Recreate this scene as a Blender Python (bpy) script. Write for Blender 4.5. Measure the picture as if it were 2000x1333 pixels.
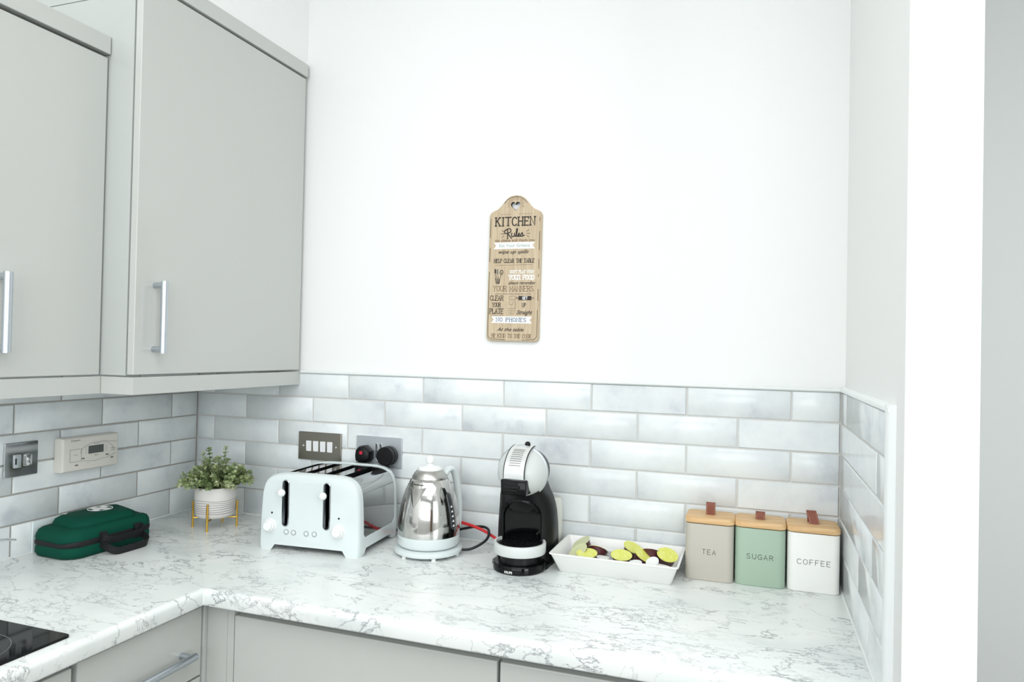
import bpy, bmesh, math, random
from mathutils import Vector, Matrix
random.seed(7)
PI = math.pi
for o in list(bpy.data.objects): bpy.data.objects.remove(o)
S = bpy.context.scene
COL = S.collection

# ------------------------------------------------------------------ camera
cam_d = bpy.data.cameras.new('camera'); cam = bpy.data.objects.new('camera', cam_d); COL.objects.link(cam)
cam_d.sensor_fit = 'HORIZONTAL'; cam_d.sensor_width = 36.0; cam_d.lens = 36.0*1372.28/2000
YAW, PIT, ROL = -.33305, .0128, .02083
fw = Vector((math.sin(YAW)*math.cos(PIT), math.cos(YAW)*math.cos(PIT), math.sin(PIT)))
rt = Vector((math.cos(YAW), -math.sin(YAW), 0)); up = rt.cross(fw)
r2 = math.cos(ROL)*rt + math.sin(ROL)*up; u2 = -math.sin(ROL)*rt + math.cos(ROL)*up
m3 = Matrix((r2, u2, -fw)).transposed()
cam.matrix_world = Matrix.Translation((1.7845, -1.9097, 1.4676)) @ m3.to_4x4()
cam_d.clip_start = .02
S.camera = cam

# ------------------------------------------------------------------ light
S.view_settings.view_transform = 'Standard'; S.view_settings.look = 'None'
S.view_settings.gamma = 1; S.view_settings.use_curve_mapping = False
S.view_settings.exposure = -0.18
wd = bpy.data.worlds.new('world'); S.world = wd; wd.use_nodes = True
bg = wd.node_tree.nodes['Background']; bg.inputs[0].default_value = (.80, .92, 1, 1); bg.inputs[1].default_value = 1.0

def area(name, loc, target, sx, sy, power, col=(1, 1, 1), spread=180):
    l = bpy.data.lights.new(name, 'AREA'); l.shape = 'RECTANGLE'; l.size = sx; l.size_y = sy
    l.energy = power; l.color = col; l.spread = math.radians(spread)
    o = bpy.data.objects.new(name, l); COL.objects.link(o); o.location = loc
    o.rotation_euler = (Vector(target) - Vector(loc)).to_track_quat('-Z', 'Y').to_euler()
    return o
area('window_light', (1.75, -4.42, 1.85), (1.75, 0, 1.45), 3.3, 1.3, 42, (.955, .99, 1.0))
area('window_light', (4.30, -2.9, 1.75), (2.6, 1.2, 1.5), 1.3, 1.4, 42, (.955, .99, 1.0))
area('ceiling_bounce_light', (1.7, -2.3, 2.86), (1.7, -2.2, 0), 3.0, 2.8, 72, (.99, 1.0, .995))

# ------------------------------------------------------------------ materials
def lin(c): return tuple(((x/255)/12.92 if x/255 <= .04045 else ((x/255+.055)/1.055)**2.4) for x in c)
def mat(name, rgb, rough=.5, metal=0, **k):
    m = bpy.data.materials.new(name); m.use_nodes = True
    b = m.node_tree.nodes['Principled BSDF']
    b.inputs['Base Color'].default_value = (*lin(rgb), 1)
    b.inputs['Roughness'].default_value = rough; b.inputs['Metallic'].default_value = metal
    for n, v in k.items(): b.inputs[n.replace('_', ' ')].default_value = v
    return m
def nodes(m): return m.node_tree.nodes, m.node_tree.links, m.node_tree.nodes['Principled BSDF']
def ramp(N, pts):
    r = N.new('ShaderNodeValToRGB'); e = r.color_ramp.elements
    e[0].position, e[0].color = pts[0][0], pts[0][1]; e[1].position, e[1].color = pts[-1][0], pts[-1][1]
    for p, c in pts[1:-1]: x = e.new(p); x.color = c
    return r
def bump(m, scale, strength, dist=.002, detail=3, vec=None, stretch=None):
    N, L, b = nodes(m)
    tc = N.new('ShaderNodeTexCoord'); mp = N.new('ShaderNodeMapping'); L.new(tc.outputs['Object'], mp.inputs[0])
    if stretch: mp.inputs['Scale'].default_value = stretch
    n = N.new('ShaderNodeTexNoise'); n.inputs['Scale'].default_value = scale; n.inputs['Detail'].default_value = detail
    L.new(mp.outputs[0], n.inputs['Vector'])
    bm_ = N.new('ShaderNodeBump'); bm_.inputs['Strength'].default_value = strength; bm_.inputs['Distance'].default_value = dist
    L.new(n.outputs[0], bm_.inputs['Height']); L.new(bm_.outputs[0], b.inputs['Normal'])
    return n
G = lambda v: (v, v, v, 1)
M = {}
M['wall'] = mat('wall_paint', (243, 244, 243), .6); bump(M['wall'], 60, .06, .002)
M['wall2'] = mat('hall_wall_paint', (236, 239, 237), .6)
M['ceil'] = mat('ceiling_paint', (246, 246, 245), .7)
M['floor'] = mat('floor_vinyl', (84, 77, 70), .4)
M['frame'] = mat('window_frame_paint', (240, 240, 240), .4)
M['cab'] = mat('cabinet_grey_gloss', (196, 198, 194), .22); M['cab'].node_tree.nodes['Principled BSDF'].inputs['Coat Weight'].default_value = .3
M['cabside'] = mat('cabinet_grey_satin', (190, 194, 191), .35)
M['dark'] = mat('shadow_gap_black', (30, 32, 32), .7)
M['handle'] = mat('brushed_aluminium', (196, 203, 210), .32, 1.0)
M['chrome'] = mat('chrome', (212, 213, 215), .07, 1.0)
M['chromed'] = mat('chrome_wrap', (178, 180, 180), .10, 1.0); bump(M['chromed'], 60, .05, .003, 2, None, (.02, 1, .02))
M['darkchrome'] = mat('dark_chrome', (168, 170, 174), .12, 1.0)
M['steel'] = mat('polished_steel', (205, 203, 200), .09, 1.0); bump(M['steel'], 14, .05, .01, 1)
M['steel2'] = mat('brushed_steel', (190, 188, 184), .3, 1.0)
M['nickel'] = mat('brushed_nickel', (150, 145, 136), .3, 1.0); bump(M['nickel'], 30, .15, .0005, 2, None, (1, 1, 40))
M['satin'] = mat('satin_chrome', (206, 211, 216), .5, 1.0)
M['enamel'] = mat('white_enamel', (216, 225, 225), .16, 0, Coat_Weight=.4)
M['plastic'] = mat('white_plastic', (236, 238, 237), .3)
M['ivory'] = mat('ivory_plastic', (226, 222, 214), .4)
M['rocker'] = mat('rocker_white', (240, 240, 242), .25)
M['black'] = mat('black_plastic', (10, 11, 13), .38, 0, Specular_IOR_Level=.3)
M['blackg'] = mat('black_gloss', (4, 5, 6), .09, 0, Specular_IOR_Level=.25)
M['hobg'] = mat('hob_glass', (5, 6, 8), .05, 0, Specular_IOR_Level=.2)
M['rubber'] = mat('black_cable', (22, 24, 27), .5)
M['redc'] = mat('red_cable', (214, 40, 44), .4)
M['fuse'] = mat('red_print', (200, 30, 60), .5)
M['lcd'] = mat('lcd_display', (84, 90, 88), .25)
M['print'] = mat('grey_print', (110, 112, 112), .6)
M['darkprint'] = mat('black_print', (52, 46, 42), .7)
M['whiteprint'] = mat('white_print', (246, 246, 244), .7)
M['greenprint'] = mat('sage_print', (140, 172, 166), .7)
M['blueprint'] = mat('slate_blue_print', (92, 116, 138), .7)
M['brownprint'] = mat('brown_print', (122, 100, 78), .7)
M['faint'] = mat('faint_print', (166, 142, 112), .7)
M['greytin'] = mat('taupe_painted_tin', (190, 185, 174), .42)
M['greentin'] = mat('sage_painted_tin', (162, 184, 165), .42)
M['whitetin'] = mat('white_painted_tin', (240, 240, 236), .42)
M['leather'] = mat('brown_leather', (132, 74, 56), .55); bump(M['leather'], 300, .3, .0005)
M['stitch'] = mat('pale_stitching', (190, 150, 130), .7)
M['green'] = mat('green_nylon', (0, 72, 56), .8, 0, Specular_IOR_Level=.2); bump(M['green'], 900, .3, .0006)
M['webbing'] = mat('black_webbing', (14, 15, 18), .7); bump(M['webbing'], 700, .3, .0006)
M['pot'] = mat('white_ceramic', (226, 222, 219), .5)
M['line'] = mat('grey_groove', (120, 116, 114), .7)
M['gold'] = mat('gold_metal', (226, 182, 84), .28, 1.0)
M['soil'] = mat('dark_soil', (38, 34, 26), .9)
M['stem'] = mat('stem_green', (92, 112, 70), .6)
M['tray'] = mat('white_tray_melamine', (244, 244, 241), .3)
M['podb'] = mat('capsule_brown', (84, 38, 44), .35)
M['podk'] = mat('capsule_dark', (40, 26, 28), .35)
M['podw'] = mat('creamer_white', (240, 242, 240), .35)
M['silver'] = mat('silver_grey_plastic', (208, 212, 210), .3)
M['silver2'] = mat('silver_face', (216, 219, 218), .25, .2)
M['tank'] = mat('translucent_tank', (214, 216, 208), .2, 0, Alpha=1.0)
M['card'] = mat('white_card', (226, 236, 238), .6)
M['caulk'] = mat('white_sealant', (232, 236, 235), .4)
M['trim'] = mat('white_trim_plastic', (240, 244, 244), .25)
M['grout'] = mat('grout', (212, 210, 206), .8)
M['grout_shade'] = mat('grout_shaded', (168, 164, 157), .8)  # left-wall copy of the grout, shade there put into its colour
M['door'] = mat('reflection_door_oak', (120, 92, 66), .5)
M['gauge'] = mat('gauge_window', (58, 62, 64), .15)

def mk_tile():
    m = mat('glazed_tile', (212, 218, 222), .16, 0, Coat_Weight=.05, Specular_IOR_Level=.4); N, L, b = nodes(m)
    at = N.new('ShaderNodeAttribute'); at.attribute_name = 'tilevar'
    tc = N.new('ShaderNodeTexCoord'); ad = N.new('ShaderNodeVectorMath'); ad.operation = 'ADD'
    sc = N.new('ShaderNodeVectorMath'); sc.operation = 'SCALE'; sc.inputs['Scale'].default_value = 9
    L.new(at.outputs['Color'], sc.inputs[0]); L.new(tc.outputs['Object'], ad.inputs[0]); L.new(sc.outputs[0], ad.inputs[1])
    n = N.new('ShaderNodeTexNoise'); n.inputs['Scale'].default_value = 9; n.inputs['Detail'].default_value = 5; n.inputs['Roughness'].default_value = .6
    L.new(ad.outputs[0], n.inputs['Vector'])
    r = ramp(N, [(.28, (*lin((206, 212, 218)), 1)), (.42, (*lin((228, 233, 235)), 1)), (.58, (*lin((236, 241, 241)), 1)), (.8, (*lin((242, 245, 244)), 1))])
    L.new(n.outputs[0], r.inputs[0])
    n2 = N.new('ShaderNodeTexNoise'); n2.inputs['Scale'].default_value = 5; n2.inputs['Detail'].default_value = 4
    L.new(ad.outputs[0], n2.inputs['Vector'])
    r2_ = ramp(N, [(.5, G(0)), (.78, G(.4))]); L.new(n2.outputs[0], r2_.inputs[0])
    mx = N.new('ShaderNodeMixRGB'); mx.inputs[2].default_value = (*lin((224, 226, 234)), 1)
    L.new(r2_.outputs[0], mx.inputs[0]); L.new(r.outputs[0], mx.inputs[1])
    hv = N.new('ShaderNodeHueSaturation'); L.new(mx.outputs[0], hv.inputs['Color'])
    sp = N.new('ShaderNodeSeparateColor'); L.new(at.outputs['Color'], sp.inputs[0])
    mr = N.new('ShaderNodeMapRange'); mr.inputs[3].default_value = .95; mr.inputs[4].default_value = 1.04
    L.new(sp.outputs[0], mr.inputs[0]); L.new(mr.outputs[0], hv.inputs['Value'])
    L.new(hv.outputs[0], b.inputs['Base Color'])
    n3 = N.new('ShaderNodeTexNoise'); n3.inputs['Scale'].default_value = 16; n3.inputs['Detail'].default_value = 1
    L.new(ad.outputs[0], n3.inputs['Vector'])
    bp = N.new('ShaderNodeBump'); bp.inputs['Strength'].default_value = .09; bp.inputs['Distance'].default_value = .004
    L.new(n3.outputs[0], bp.inputs['Height']); L.new(bp.outputs[0], b.inputs['Normal'])
    return m
M['tile'] = mk_tile()

def mk_marble():
    m = mat('marble_laminate', (232, 236, 234), .3); N, L, b = nodes(m)
    tc = N.new('ShaderNodeTexCoord'); mp = N.new('ShaderNodeMapping'); mp.inputs['Rotation'].default_value = (0, 0, .25)
    mp.inputs['Scale'].default_value = (.8, 1.45, 1.1); L.new(tc.outputs['Object'], mp.inputs[0])
    def vein(scale, det, rough, dist, w, seed, mask_s, m0, m1):
        of = N.new('ShaderNodeVectorMath'); of.operation = 'ADD'; of.inputs[1].default_value = (seed, seed*.7, seed*1.3)
        L.new(mp.outputs[0], of.inputs[0])
        n = N.new('ShaderNodeTexNoise'); n.inputs['Scale'].default_value = scale; n.inputs['Detail'].default_value = det
        n.inputs['Roughness'].default_value = rough; n.inputs['Distortion'].default_value = dist; L.new(of.outputs[0], n.inputs['Vector'])
        s = N.new('ShaderNodeMath'); s.operation = 'SUBTRACT'; s.inputs[1].default_value = .5; L.new(n.outputs[0], s.inputs[0])
        a = N.new('ShaderNodeMath'); a.operation = 'ABSOLUTE'; L.new(s.outputs[0], a.inputs[0])
        r = ramp(N, [(0, G(1)), (w*.35, G(.75)), (w, G(0))]); L.new(a.outputs[0], r.inputs[0])
        k = N.new('ShaderNodeTexNoise'); k.inputs['Scale'].default_value = mask_s; k.inputs['Detail'].default_value = 4; L.new(of.outputs[0], k.inputs['Vector'])
        r1 = ramp(N, [(m0, G(0)), (m1, G(1))]); L.new(k.outputs[0], r1.inputs[0])
        mu = N.new('ShaderNodeMath'); mu.operation = 'MULTIPLY'; L.new(r.outputs[0], mu.inputs[0]); L.new(r1.outputs[0], mu.inputs[1])
        return mu
    v1 = vein(7.5, 10, .60, .35, .0125, 3.1, 6, .42, .62)
    v2 = vein(17, 8, .62, .5, .017, 11.7, 9, .50, .66)
    v3 = vein(4.2, 11, .64, .3, .0080, 23.3, 4, .36, .55)
    ad = N.new('ShaderNodeMath'); ad.operation = 'MAXIMUM'; L.new(v1.outputs[0], ad.inputs[0]); L.new(v2.outputs[0], ad.inputs[1])
    ad2 = N.new('ShaderNodeMath'); ad2.operation = 'MAXIMUM'; L.new(ad.outputs[0], ad2.inputs[0]); L.new(v3.outputs[0], ad2.inputs[1])
    cl = N.new('ShaderNodeTexNoise'); cl.inputs['Scale'].default_value = 5; cl.inputs['Detail'].default_value = 6; L.new(mp.outputs[0], cl.inputs['Vector'])
    rc = ramp(N, [(.42, (*lin((235, 238, 236)), 1)), (.60, (*lin((227, 232, 230)), 1)), (.74, (*lin((208, 214, 214)), 1))]); L.new(cl.outputs[0], rc.inputs[0])
    mx = N.new('ShaderNodeMixRGB'); mx.inputs[2].default_value = (*lin((112, 116, 122)), 1)
    mm = N.new('ShaderNodeMath'); mm.operation = 'MULTIPLY'; mm.inputs[1].default_value = .78; L.new(ad2.outputs[0], mm.inputs[0])
    L.new(mm.outputs[0], mx.inputs[0]); L.new(rc.outputs[0], mx.inputs[1]); L.new(mx.outputs[0], b.inputs['Base Color'])
    return m
M['marble'] = mk_marble()

def mk_wood(name, c1, c2, scale, axis='X'):
    m = mat(name, c1, .5); N, L, b = nodes(m)
    tc = N.new('ShaderNodeTexCoord'); mp = N.new('ShaderNodeMapping')
    mp.inputs['Scale'].default_value = (.06, 1, 1) if axis == 'X' else (1, 1, .06); L.new(tc.outputs['Object'], mp.inputs[0])
    n = N.new('ShaderNodeTexNoise'); n.inputs['Scale'].default_value = scale; n.inputs['Detail'].default_value = 5; n.inputs['Distortion'].default_value = .6
    L.new(mp.outputs[0], n.inputs['Vector'])
    r = ramp(N, [(.35, (*lin(c2), 1)), (.62, (*lin(c1), 1))]); L.new(n.outputs[0], r.inputs[0]); L.new(r.outputs[0], b.inputs['Base Color'])
    return m
M['bamboo'] = mk_wood('bamboo_lid', (232, 198, 150), (212, 170, 118), 130, 'X')
M['board'] = mk_wood('washed_timber', (206, 187, 158), (186, 165, 136), 190, 'Z')

def mk_lime():
    m = mat('capsule_lime_foil', (214, 218, 92), .35); N, L, b = nodes(m)
    tc = N.new('ShaderNodeTexCoord'); v = N.new('ShaderNodeTexVoronoi'); v.inputs['Scale'].default_value = 210; v.feature = 'DISTANCE_TO_EDGE'
    L.new(tc.outputs['Object'], v.inputs['Vector'])
    r = ramp(N, [(.04, (*lin((232, 234, 140)), 1)), (.22, (*lin((218, 220, 58)), 1))]); L.new(v.outputs['Distance'], r.inputs[0]); L.new(r.outputs[0], b.inputs['Base Color'])
    return m
M['lime'] = mk_lime()
M['pale'] = mat('capsule_pale_green', (216, 220, 176), .35)
def mk_leaf():
    m = mat('variegated_leaf', (120, 140, 96), .5); N, L, b = nodes(m)
    at = N.new('ShaderNodeAttribute'); at.attribute_name = 'tilevar'
    sp = N.new('ShaderNodeSeparateColor'); L.new(at.outputs['Color'], sp.inputs[0])
    r = ramp(N, [(0, (*lin((84, 104, 66)), 1)), (.4, (*lin((132, 150, 98)), 1)), (.7, (*lin((178, 190, 140)), 1)), (1, (*lin((222, 226, 194)), 1))])
    L.new(sp.outputs[0], r.inputs[0]); L.new(r.outputs[0], b.inputs['Base Color'])
    return m
M['leaf'] = mk_leaf()

# ------------------------------------------------------------------ mesh helpers
def link(o, parent=None):
    COL.objects.link(o)
    if parent: o.parent = parent
    return o
def obj(name, bm, m, parent=None, angle=35, bevel=0, seg=2):
    me = bpy.data.meshes.new(name); bmesh.ops.recalc_face_normals(bm, faces=bm.faces); bm.to_mesh(me); bm.free()
    for x in (m if isinstance(m, (list, tuple)) else [m]): me.materials.append(x)
    for p in me.polygons: p.use_smooth = True
    me.set_sharp_from_angle(angle=math.radians(angle))
    o = link(bpy.data.objects.new(name, me), parent)
    if bevel:
        b = o.modifiers.new('bevel', 'BEVEL'); b.width = bevel; b.segments = seg; b.limit_method = 'ANGLE'; b.angle_limit = math.radians(40)
        b.harden_normals = True
    return o
def thing(name, label, cat, loc=(0, 0, 0), rz=0, group=None):
    o = bpy.data.objects.new(name, None); COL.objects.link(o); o.empty_display_size = .02
    o.location = loc; o.rotation_euler = (0, 0, rz); tag(o, label, cat, group); return o
def tag(o, label, cat, group=None):
    o['label'] = label; o['category'] = cat
    if group: o['group'] = group
    return o
def struct(o): o['kind'] = 'structure'; return o
def box(bm, x0, x1, y0, y1, z0, z1, mi=0):
    v = [bm.verts.new((x, y, z)) for x in (x0, x1) for y in (y0, y1) for z in (z0, z1)]
    fs = [bm.faces.new([v[i] for i in q]) for q in ((0, 1, 3, 2), (4, 6, 7, 5), (0, 4, 5, 1), (2, 3, 7, 6), (0, 2, 6, 4), (1, 5, 7, 3))]
    for f in fs: f.material_index = mi
    return fs
def B(*a, mi=0): bm = bmesh.new(); box(bm, *a, mi=mi); return bm
def loft(rings, cap=True, closed=True, bm=None, mi=0, loop=False):
    bm = bm or bmesh.new(); R = [[bm.verts.new(p) for p in r] for r in rings]; n = len(R[0])
    pairs = list(zip(R, R[1:])) + ([(R[-1], R[0])] if loop else [])
    for a, b in pairs:
        for i in range(n if closed else n-1):
            f = bm.faces.new((a[i], a[(i+1) % n], b[(i+1) % n], b[i])); f.material_index = mi
    if cap and not loop:
        for r in (R[0], R[-1]): f = bm.faces.new(r); f.material_index = mi
    return bm
def rrect(w, d, r, n=6, cx=0, cy=0):
    r = min(r, w/2-1e-5, d/2-1e-5); out = []
    for sx, sy, a0 in ((1, 1, 0), (-1, 1, PI/2), (-1, -1, PI), (1, -1, 1.5*PI)):
        for i in range(n+1):
            a = a0 + i/n*PI/2; out.append((cx+sx*(w/2-r)+r*math.cos(a), cy+sy*(d/2-r)+r*math.sin(a)))
    return out
def rbox(w, d, r, levels, cx=0, cy=0, n=6, bm=None, mi=0):
    """levels: (z, inset)"""
    return loft([[(x, y, z) for x, y in rrect(w-2*i, d-2*i, max(r-i, .0005), n, cx, cy)] for z, i in levels], bm=bm, mi=mi)
def lathe(prof, n=48, bm=None, mi=0, cap=True, cx=0, cy=0):
    return loft([[(cx+r*math.cos(2*PI*i/n), cy+r*math.sin(2*PI*i/n), z) for i in range(n)] for r, z in prof], cap=cap, bm=bm, mi=mi)
def smoothpath(pts, n=8):
    P = [Vector(p) for p in pts]; out = []
    for i in range(len(P)-1):
        a, b = P[i], P[i+1]; p0 = P[i-1] if i else a; p3 = P[i+2] if i+2 < len(P) else b
        for k in range(n):
            t = k/n; out.append(.5*((2*a)+(b-p0)*t+(2*p0-5*a+4*b-p3)*t*t+(3*a-p0-3*b+p3)*t**3))
    out.append(P[-1]); return out
def tube(pts, r, n=10, bm=None, mi=0, flat=None):
    P = [Vector(p) for p in pts]; rings = []; prev = None
    for i, p in enumerate(P):
        t = (P[min(i+1, len(P)-1)]-P[max(i-1, 0)]).normalized()
        if prev is None: a = t.orthogonal().normalized()
        else:
            a = prev-prev.dot(t)*t; a = a.normalized() if a.length > 1e-6 else t.orthogonal().normalized()
        prev = a; b = t.cross(a); rr = r[i] if isinstance(r, (list, tuple)) else r
        rings.append([tuple(p+a*math.cos(2*PI*k/n)*rr+b*math.sin(2*PI*k/n)*rr) for k in range(n)])
    return loft(rings, bm=bm, mi=mi)
def strap(pts, w, t, side, bm=None, mi=0):
    """flat band along pts, width along 'side' vectors (one or list), thickness t"""
    P = [Vector(p) for p in pts]; rings = []
    for i, p in enumerate(P):
        d = (P[min(i+1, len(P)-1)]-P[max(i-1, 0)]).normalized(); s = Vector(side[i] if isinstance(side, list) else side).normalized()
        nn = d.cross(s).normalized(); s = nn.cross(d).normalized()
        rings.append([tuple(p+s*a*w/2+nn*b*t/2) for a, b in ((-1, -1), (1, -1), (1, 1), (-1, 1))])
    return loft(rings, bm=bm, mi=mi)
def prism(pts, axis, a, b, bm=None, mi=0):
    """outline (u,v) extruded along axis from a to b; axis y: (x,z), x: (y,z), z: (x,y)"""
    f = {'y': lambda u, v, w: (u, w, v), 'x': lambda u, v, w: (w, u, v), 'z': lambda u, v, w: (u, v, w)}[axis]
    return loft([[f(u, v, w) for u, v in pts] for w in (a, b)], bm=bm, mi=mi)
def xform(bm, mtx): bmesh.ops.transform(bm, matrix=mtx, verts=bm.verts); return bm
def cut(o, cbm, mi_mat=None):
    bmesh.ops.recalc_face_normals(cbm, faces=cbm.faces)
    me = bpy.data.meshes.new('cut'); cbm.to_mesh(me); cbm.free()
    for m in o.data.materials: me.materials.append(m)
    c = bpy.data.objects.new('cut', me); COL.objects.link(c)
    if o.parent: c.parent = o.parent
    md = o.modifiers.new('b', 'BOOLEAN'); md.object = c; md.solver = 'EXACT'; md.operation = 'DIFFERENCE'
    bpy.context.view_layer.update(); dg = bpy.context.evaluated_depsgraph_get()
    nm = bpy.data.meshes.new_from_object(o.evaluated_get(dg)); nm.name = o.name
    o.modifiers.remove(md); o.data = nm; bpy.data.objects.remove(c)
    for p in nm.polygons: p.use_smooth = True
    nm.set_sharp_from_angle(angle=math.radians(30))
    return o
def randattr(o, fn):
    me = o.data; a = me.color_attributes.new('tilevar', 'FLOAT_COLOR', 'CORNER')
    for p in me.polygons:
        c = fn(p.index)
        for li in p.loop_indices: a.data[li].color = c

# ---- lettering -----------------------------------------------------------
GL = {'A': '0,0 2,6 4,0;.8,2.2 3.2,2.2', 'B': '0,0 0,6 2.4,6 3.4,5.4 3.4,3.9 2.4,3.2 0,3.2;2.4,3.2 3.8,2.6 3.8,.8 2.6,0 0,0',
 'C': '4,5 3.2,5.8 2,6 .8,5.5 0,4 0,2 .8,.5 2,0 3.2,.2 4,1', 'D': '0,0 0,6 1.8,6 3.3,5.2 4,3.8 4,2.2 3.3,.8 1.8,0 0,0', 'E': '3.4,6 0,6 0,0 3.4,0;0,3.1 2.8,3.1',
 'F': '3.4,6 0,6 0,0;0,3 2.8,3', 'G': '4,5 3.2,5.8 2,6 .8,5.5 0,4 0,2 .8,.5 2,0 3.3,.3 4,1.2 4,2.7 2.4,2.7', 'H': '0,0 0,6;4,0 4,6;0,3.1 4,3.1', 'I': '1,0 1,6',
 'K': '0,0 0,6;3.7,6 0,2.6;1.3,3.7 4,0', 'L': '0,6 0,0 3.3,0', 'M': '0,0 0,6 2.3,1.5 4.6,6 4.6,0', 'N': '0,0 0,6 4,0 4,6',
 'O': '2.1,0 .9,.5 0,2 0,4 .9,5.5 2.1,6 3.3,5.5 4.2,4 4.2,2 3.3,.5 2.1,0', 'P': '0,0 0,6 2.5,6 3.7,5.3 3.7,3.6 2.5,2.9 0,2.9',
 'R': '0,0 0,6 2.5,6 3.6,5.3 3.6,3.8 2.5,3.1 0,3.1;2,3.1 3.9,0', 'S': '3.6,5.1 2.9,5.8 1.8,6 .6,5.5 .2,4.5 .8,3.6 2,3.1 3.2,2.5 3.8,1.5 3.2,.4 2,0 .8,.3 0,1.1',
 'T': '0,6 4,6;2,6 2,0', 'U': '0,6 0,2 .7,.5 2,0 3.3,.5 4,2 4,6', 'V': '0,6 2,0 4,6', 'W': '0,6 1.3,0 2.6,5 3.9,0 5.2,6', 'Y': '0,6 2,3 4,6;2,3 2,0', "'": '.5,6 .3,4.6', ' ': ''}
WD = {'I': 2, ' ': 2.4, 'M': 4.6, 'W': 5.2, "'": .8, 'O': 4.2, 'E': 3.5, 'F': 3.4, 'L': 3.3}
def strokes(text, h, gap=1.5, serif=False):
    out = []; x = 0; s = h/6
    for ch in text:
        for st in GL[ch].split(';'):
            if not st: continue
            p = [tuple(map(float, q.split(','))) for q in st.split()]
            out.append([((a+x)*s, b*s) for a, b in p])
            if serif:
                for (a, b) in set((p[0], p[-1])):
                    if (b in (0, 6)) and ch not in 'COGSDBEL': out.append([((a+x-.7)*s, b*s), ((a+x+.7)*s, b*s)])
                if ch in 'DBELPRFN' : out.append([((x-.7)*s, 0), (x*s, 0)]); out.append([((x-.7)*s, h), (x*s, h)])
                if ch in 'EFL': out.append([((x+3.4)*s, h if ch != 'L' else 0), ((x+3.4)*s, (h-1.1*s) if ch != 'L' else 1.1*s)])
        x += WD.get(ch, 4) + gap
    return out, (x-gap)*s
def ribbon(bm, pts, w, t, wz=None):
    """flat stroke in the xz-plane facing -y, raised by t"""
    t = t+12e-6*(len(bm.verts) % 97)/8; w2 = w/2; n = len(pts)
    L, R = [], []
    for i in range(n):
        x, z = pts[i]; a = pts[max(i-1, 0)]; b = pts[min(i+1, n-1)]
        d1 = Vector((x-a[0], z-a[1])); d2 = Vector((b[0]-x, b[1]-z))
        d1 = d1.normalized() if d1.length else d2.normalized(); d2 = d2.normalized() if d2.length else d1
        d = d1+d2; d = d.normalized() if d.length > 1e-6 else d1
        k = min(1.8, 1/max(.5, d.dot(d1))); nx, nz = -d.y*w2*k, d.x*w2*k
        ex = d.x*w2*.8 if i == n-1 and pts[0] != pts[-1] else (-d.x*w2*.8 if i == 0 and pts[0] != pts[-1] else 0)
        ez = d.y*w2*.8 if i == n-1 and pts[0] != pts[-1] else (-d.y*w2*.8 if i == 0 and pts[0] != pts[-1] else 0)
        L.append((x+nx+ex, z+nz+ez)); R.append((x-nx+ex, z-nz+ez))
    loft([[(L[i][0], 0, L[i][1]), (L[i][0], -t, L[i][1]), (R[i][0], -t, R[i][1]), (R[i][0], 0, R[i][1])] for i in range(n)], bm=bm)
def letter(bm, text, cx, z, h, w, width=None, gap=1.5, serif=False, t=.0003, thick=None, shear=0):
    st, tw = strokes(text, h, gap, serif); k = (width/tw) if width else 1
    for s in st: ribbon(bm, [(cx+(x-tw/2)*k+shear*zz, z+zz) for x, zz in s], w, t)
def fonttext(bm, text, cx, z, h, width=None, shear=0, t=.0003, bold=0, mode='c'):
    c = bpy.data.curves.new('t', 'FONT'); c.body = text; c.size = 1; c.shear = shear; c.offset = bold; c.resolution_u = 3
    o = bpy.data.objects.new('t', c); COL.objects.link(o); bpy.context.view_layer.update()
    me = bpy.data.meshes.new_from_object(o.evaluated_get(bpy.context.evaluated_depsgraph_get()))
    xs = [v.co.x for v in me.vertices]; x0, x1 = min(xs), max(xs)
    sx = (width/(x1-x0)) if width else h; b2 = bmesh.new(); b2.from_mesh(me)
    for v in b2.verts:
        x = (v.co.x-(x0+x1)/2)*sx+cx if mode == 'c' else (v.co.x-x0)*sx+cx
        v.co = Vector((x, -t, v.co.y*h+z))
    tmp = bpy.data.meshes.new('x'); b2.to_mesh(tmp); b2.free(); bm.from_mesh(tmp)
    bpy.data.meshes.remove(tmp); bpy.data.meshes.remove(me); bpy.data.objects.remove(o); bpy.data.curves.remove(c)

# ------------------------------------------------------------------ the room
WT = .91           # worktop height
XR = 1.988         # face of tiles on the right return
YF, XF = -.622, .612   # fronts of the two worktop runs
H = 2.9
struct(obj('floor', B(-.2, 4.6, -4.7, 1.5, -.1, 0), M['floor']))
struct(obj('ceiling', B(-.2, 4.6, -4.7, 1.5, H, H+.1), M['ceil']))
struct(obj('wall_back', B(-.2, 2.0, .01, .15, 0, H), M['wall']))
struct(obj('wall_left', B(-.2, -.01, -4.6, .01, 0, H), M['wall']))
struct(obj('wall_right', B(1.998, 2.096, -.72, 1.3, 0, H), M['wall'], bevel=.002))
struct(obj('wall_hall', B(2.096, 4.5, 1.2, 1.3, 0, H), M['wall2']))
bm = B(4.4, 4.5, -4.6, 1.2, 0, 1.0); box(bm, 4.4, 4.5, -4.6, 1.2, 2.5, H); box(bm, 4.4, 4.5, -4.6, -3.6, 1.0, 2.5); box(bm, 4.4, 4.5, -2.2, 1.2, 1.0, 2.5)
struct(obj('wall_far_right', bm, M['wall2']))
bm = B(-.01, 4.4, -4.6, -4.5, 0, 1.1); box(bm, -.01, 4.4, -4.6, -4.5, 2.5, H); box(bm, -.01, .1, -4.6, -4.5, 1.1, 2.5); box(bm, 3.4, 4.4, -4.6, -4.5, 1.1, 2.5)
struct(obj('wall_front', bm, M['wall']))
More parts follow.
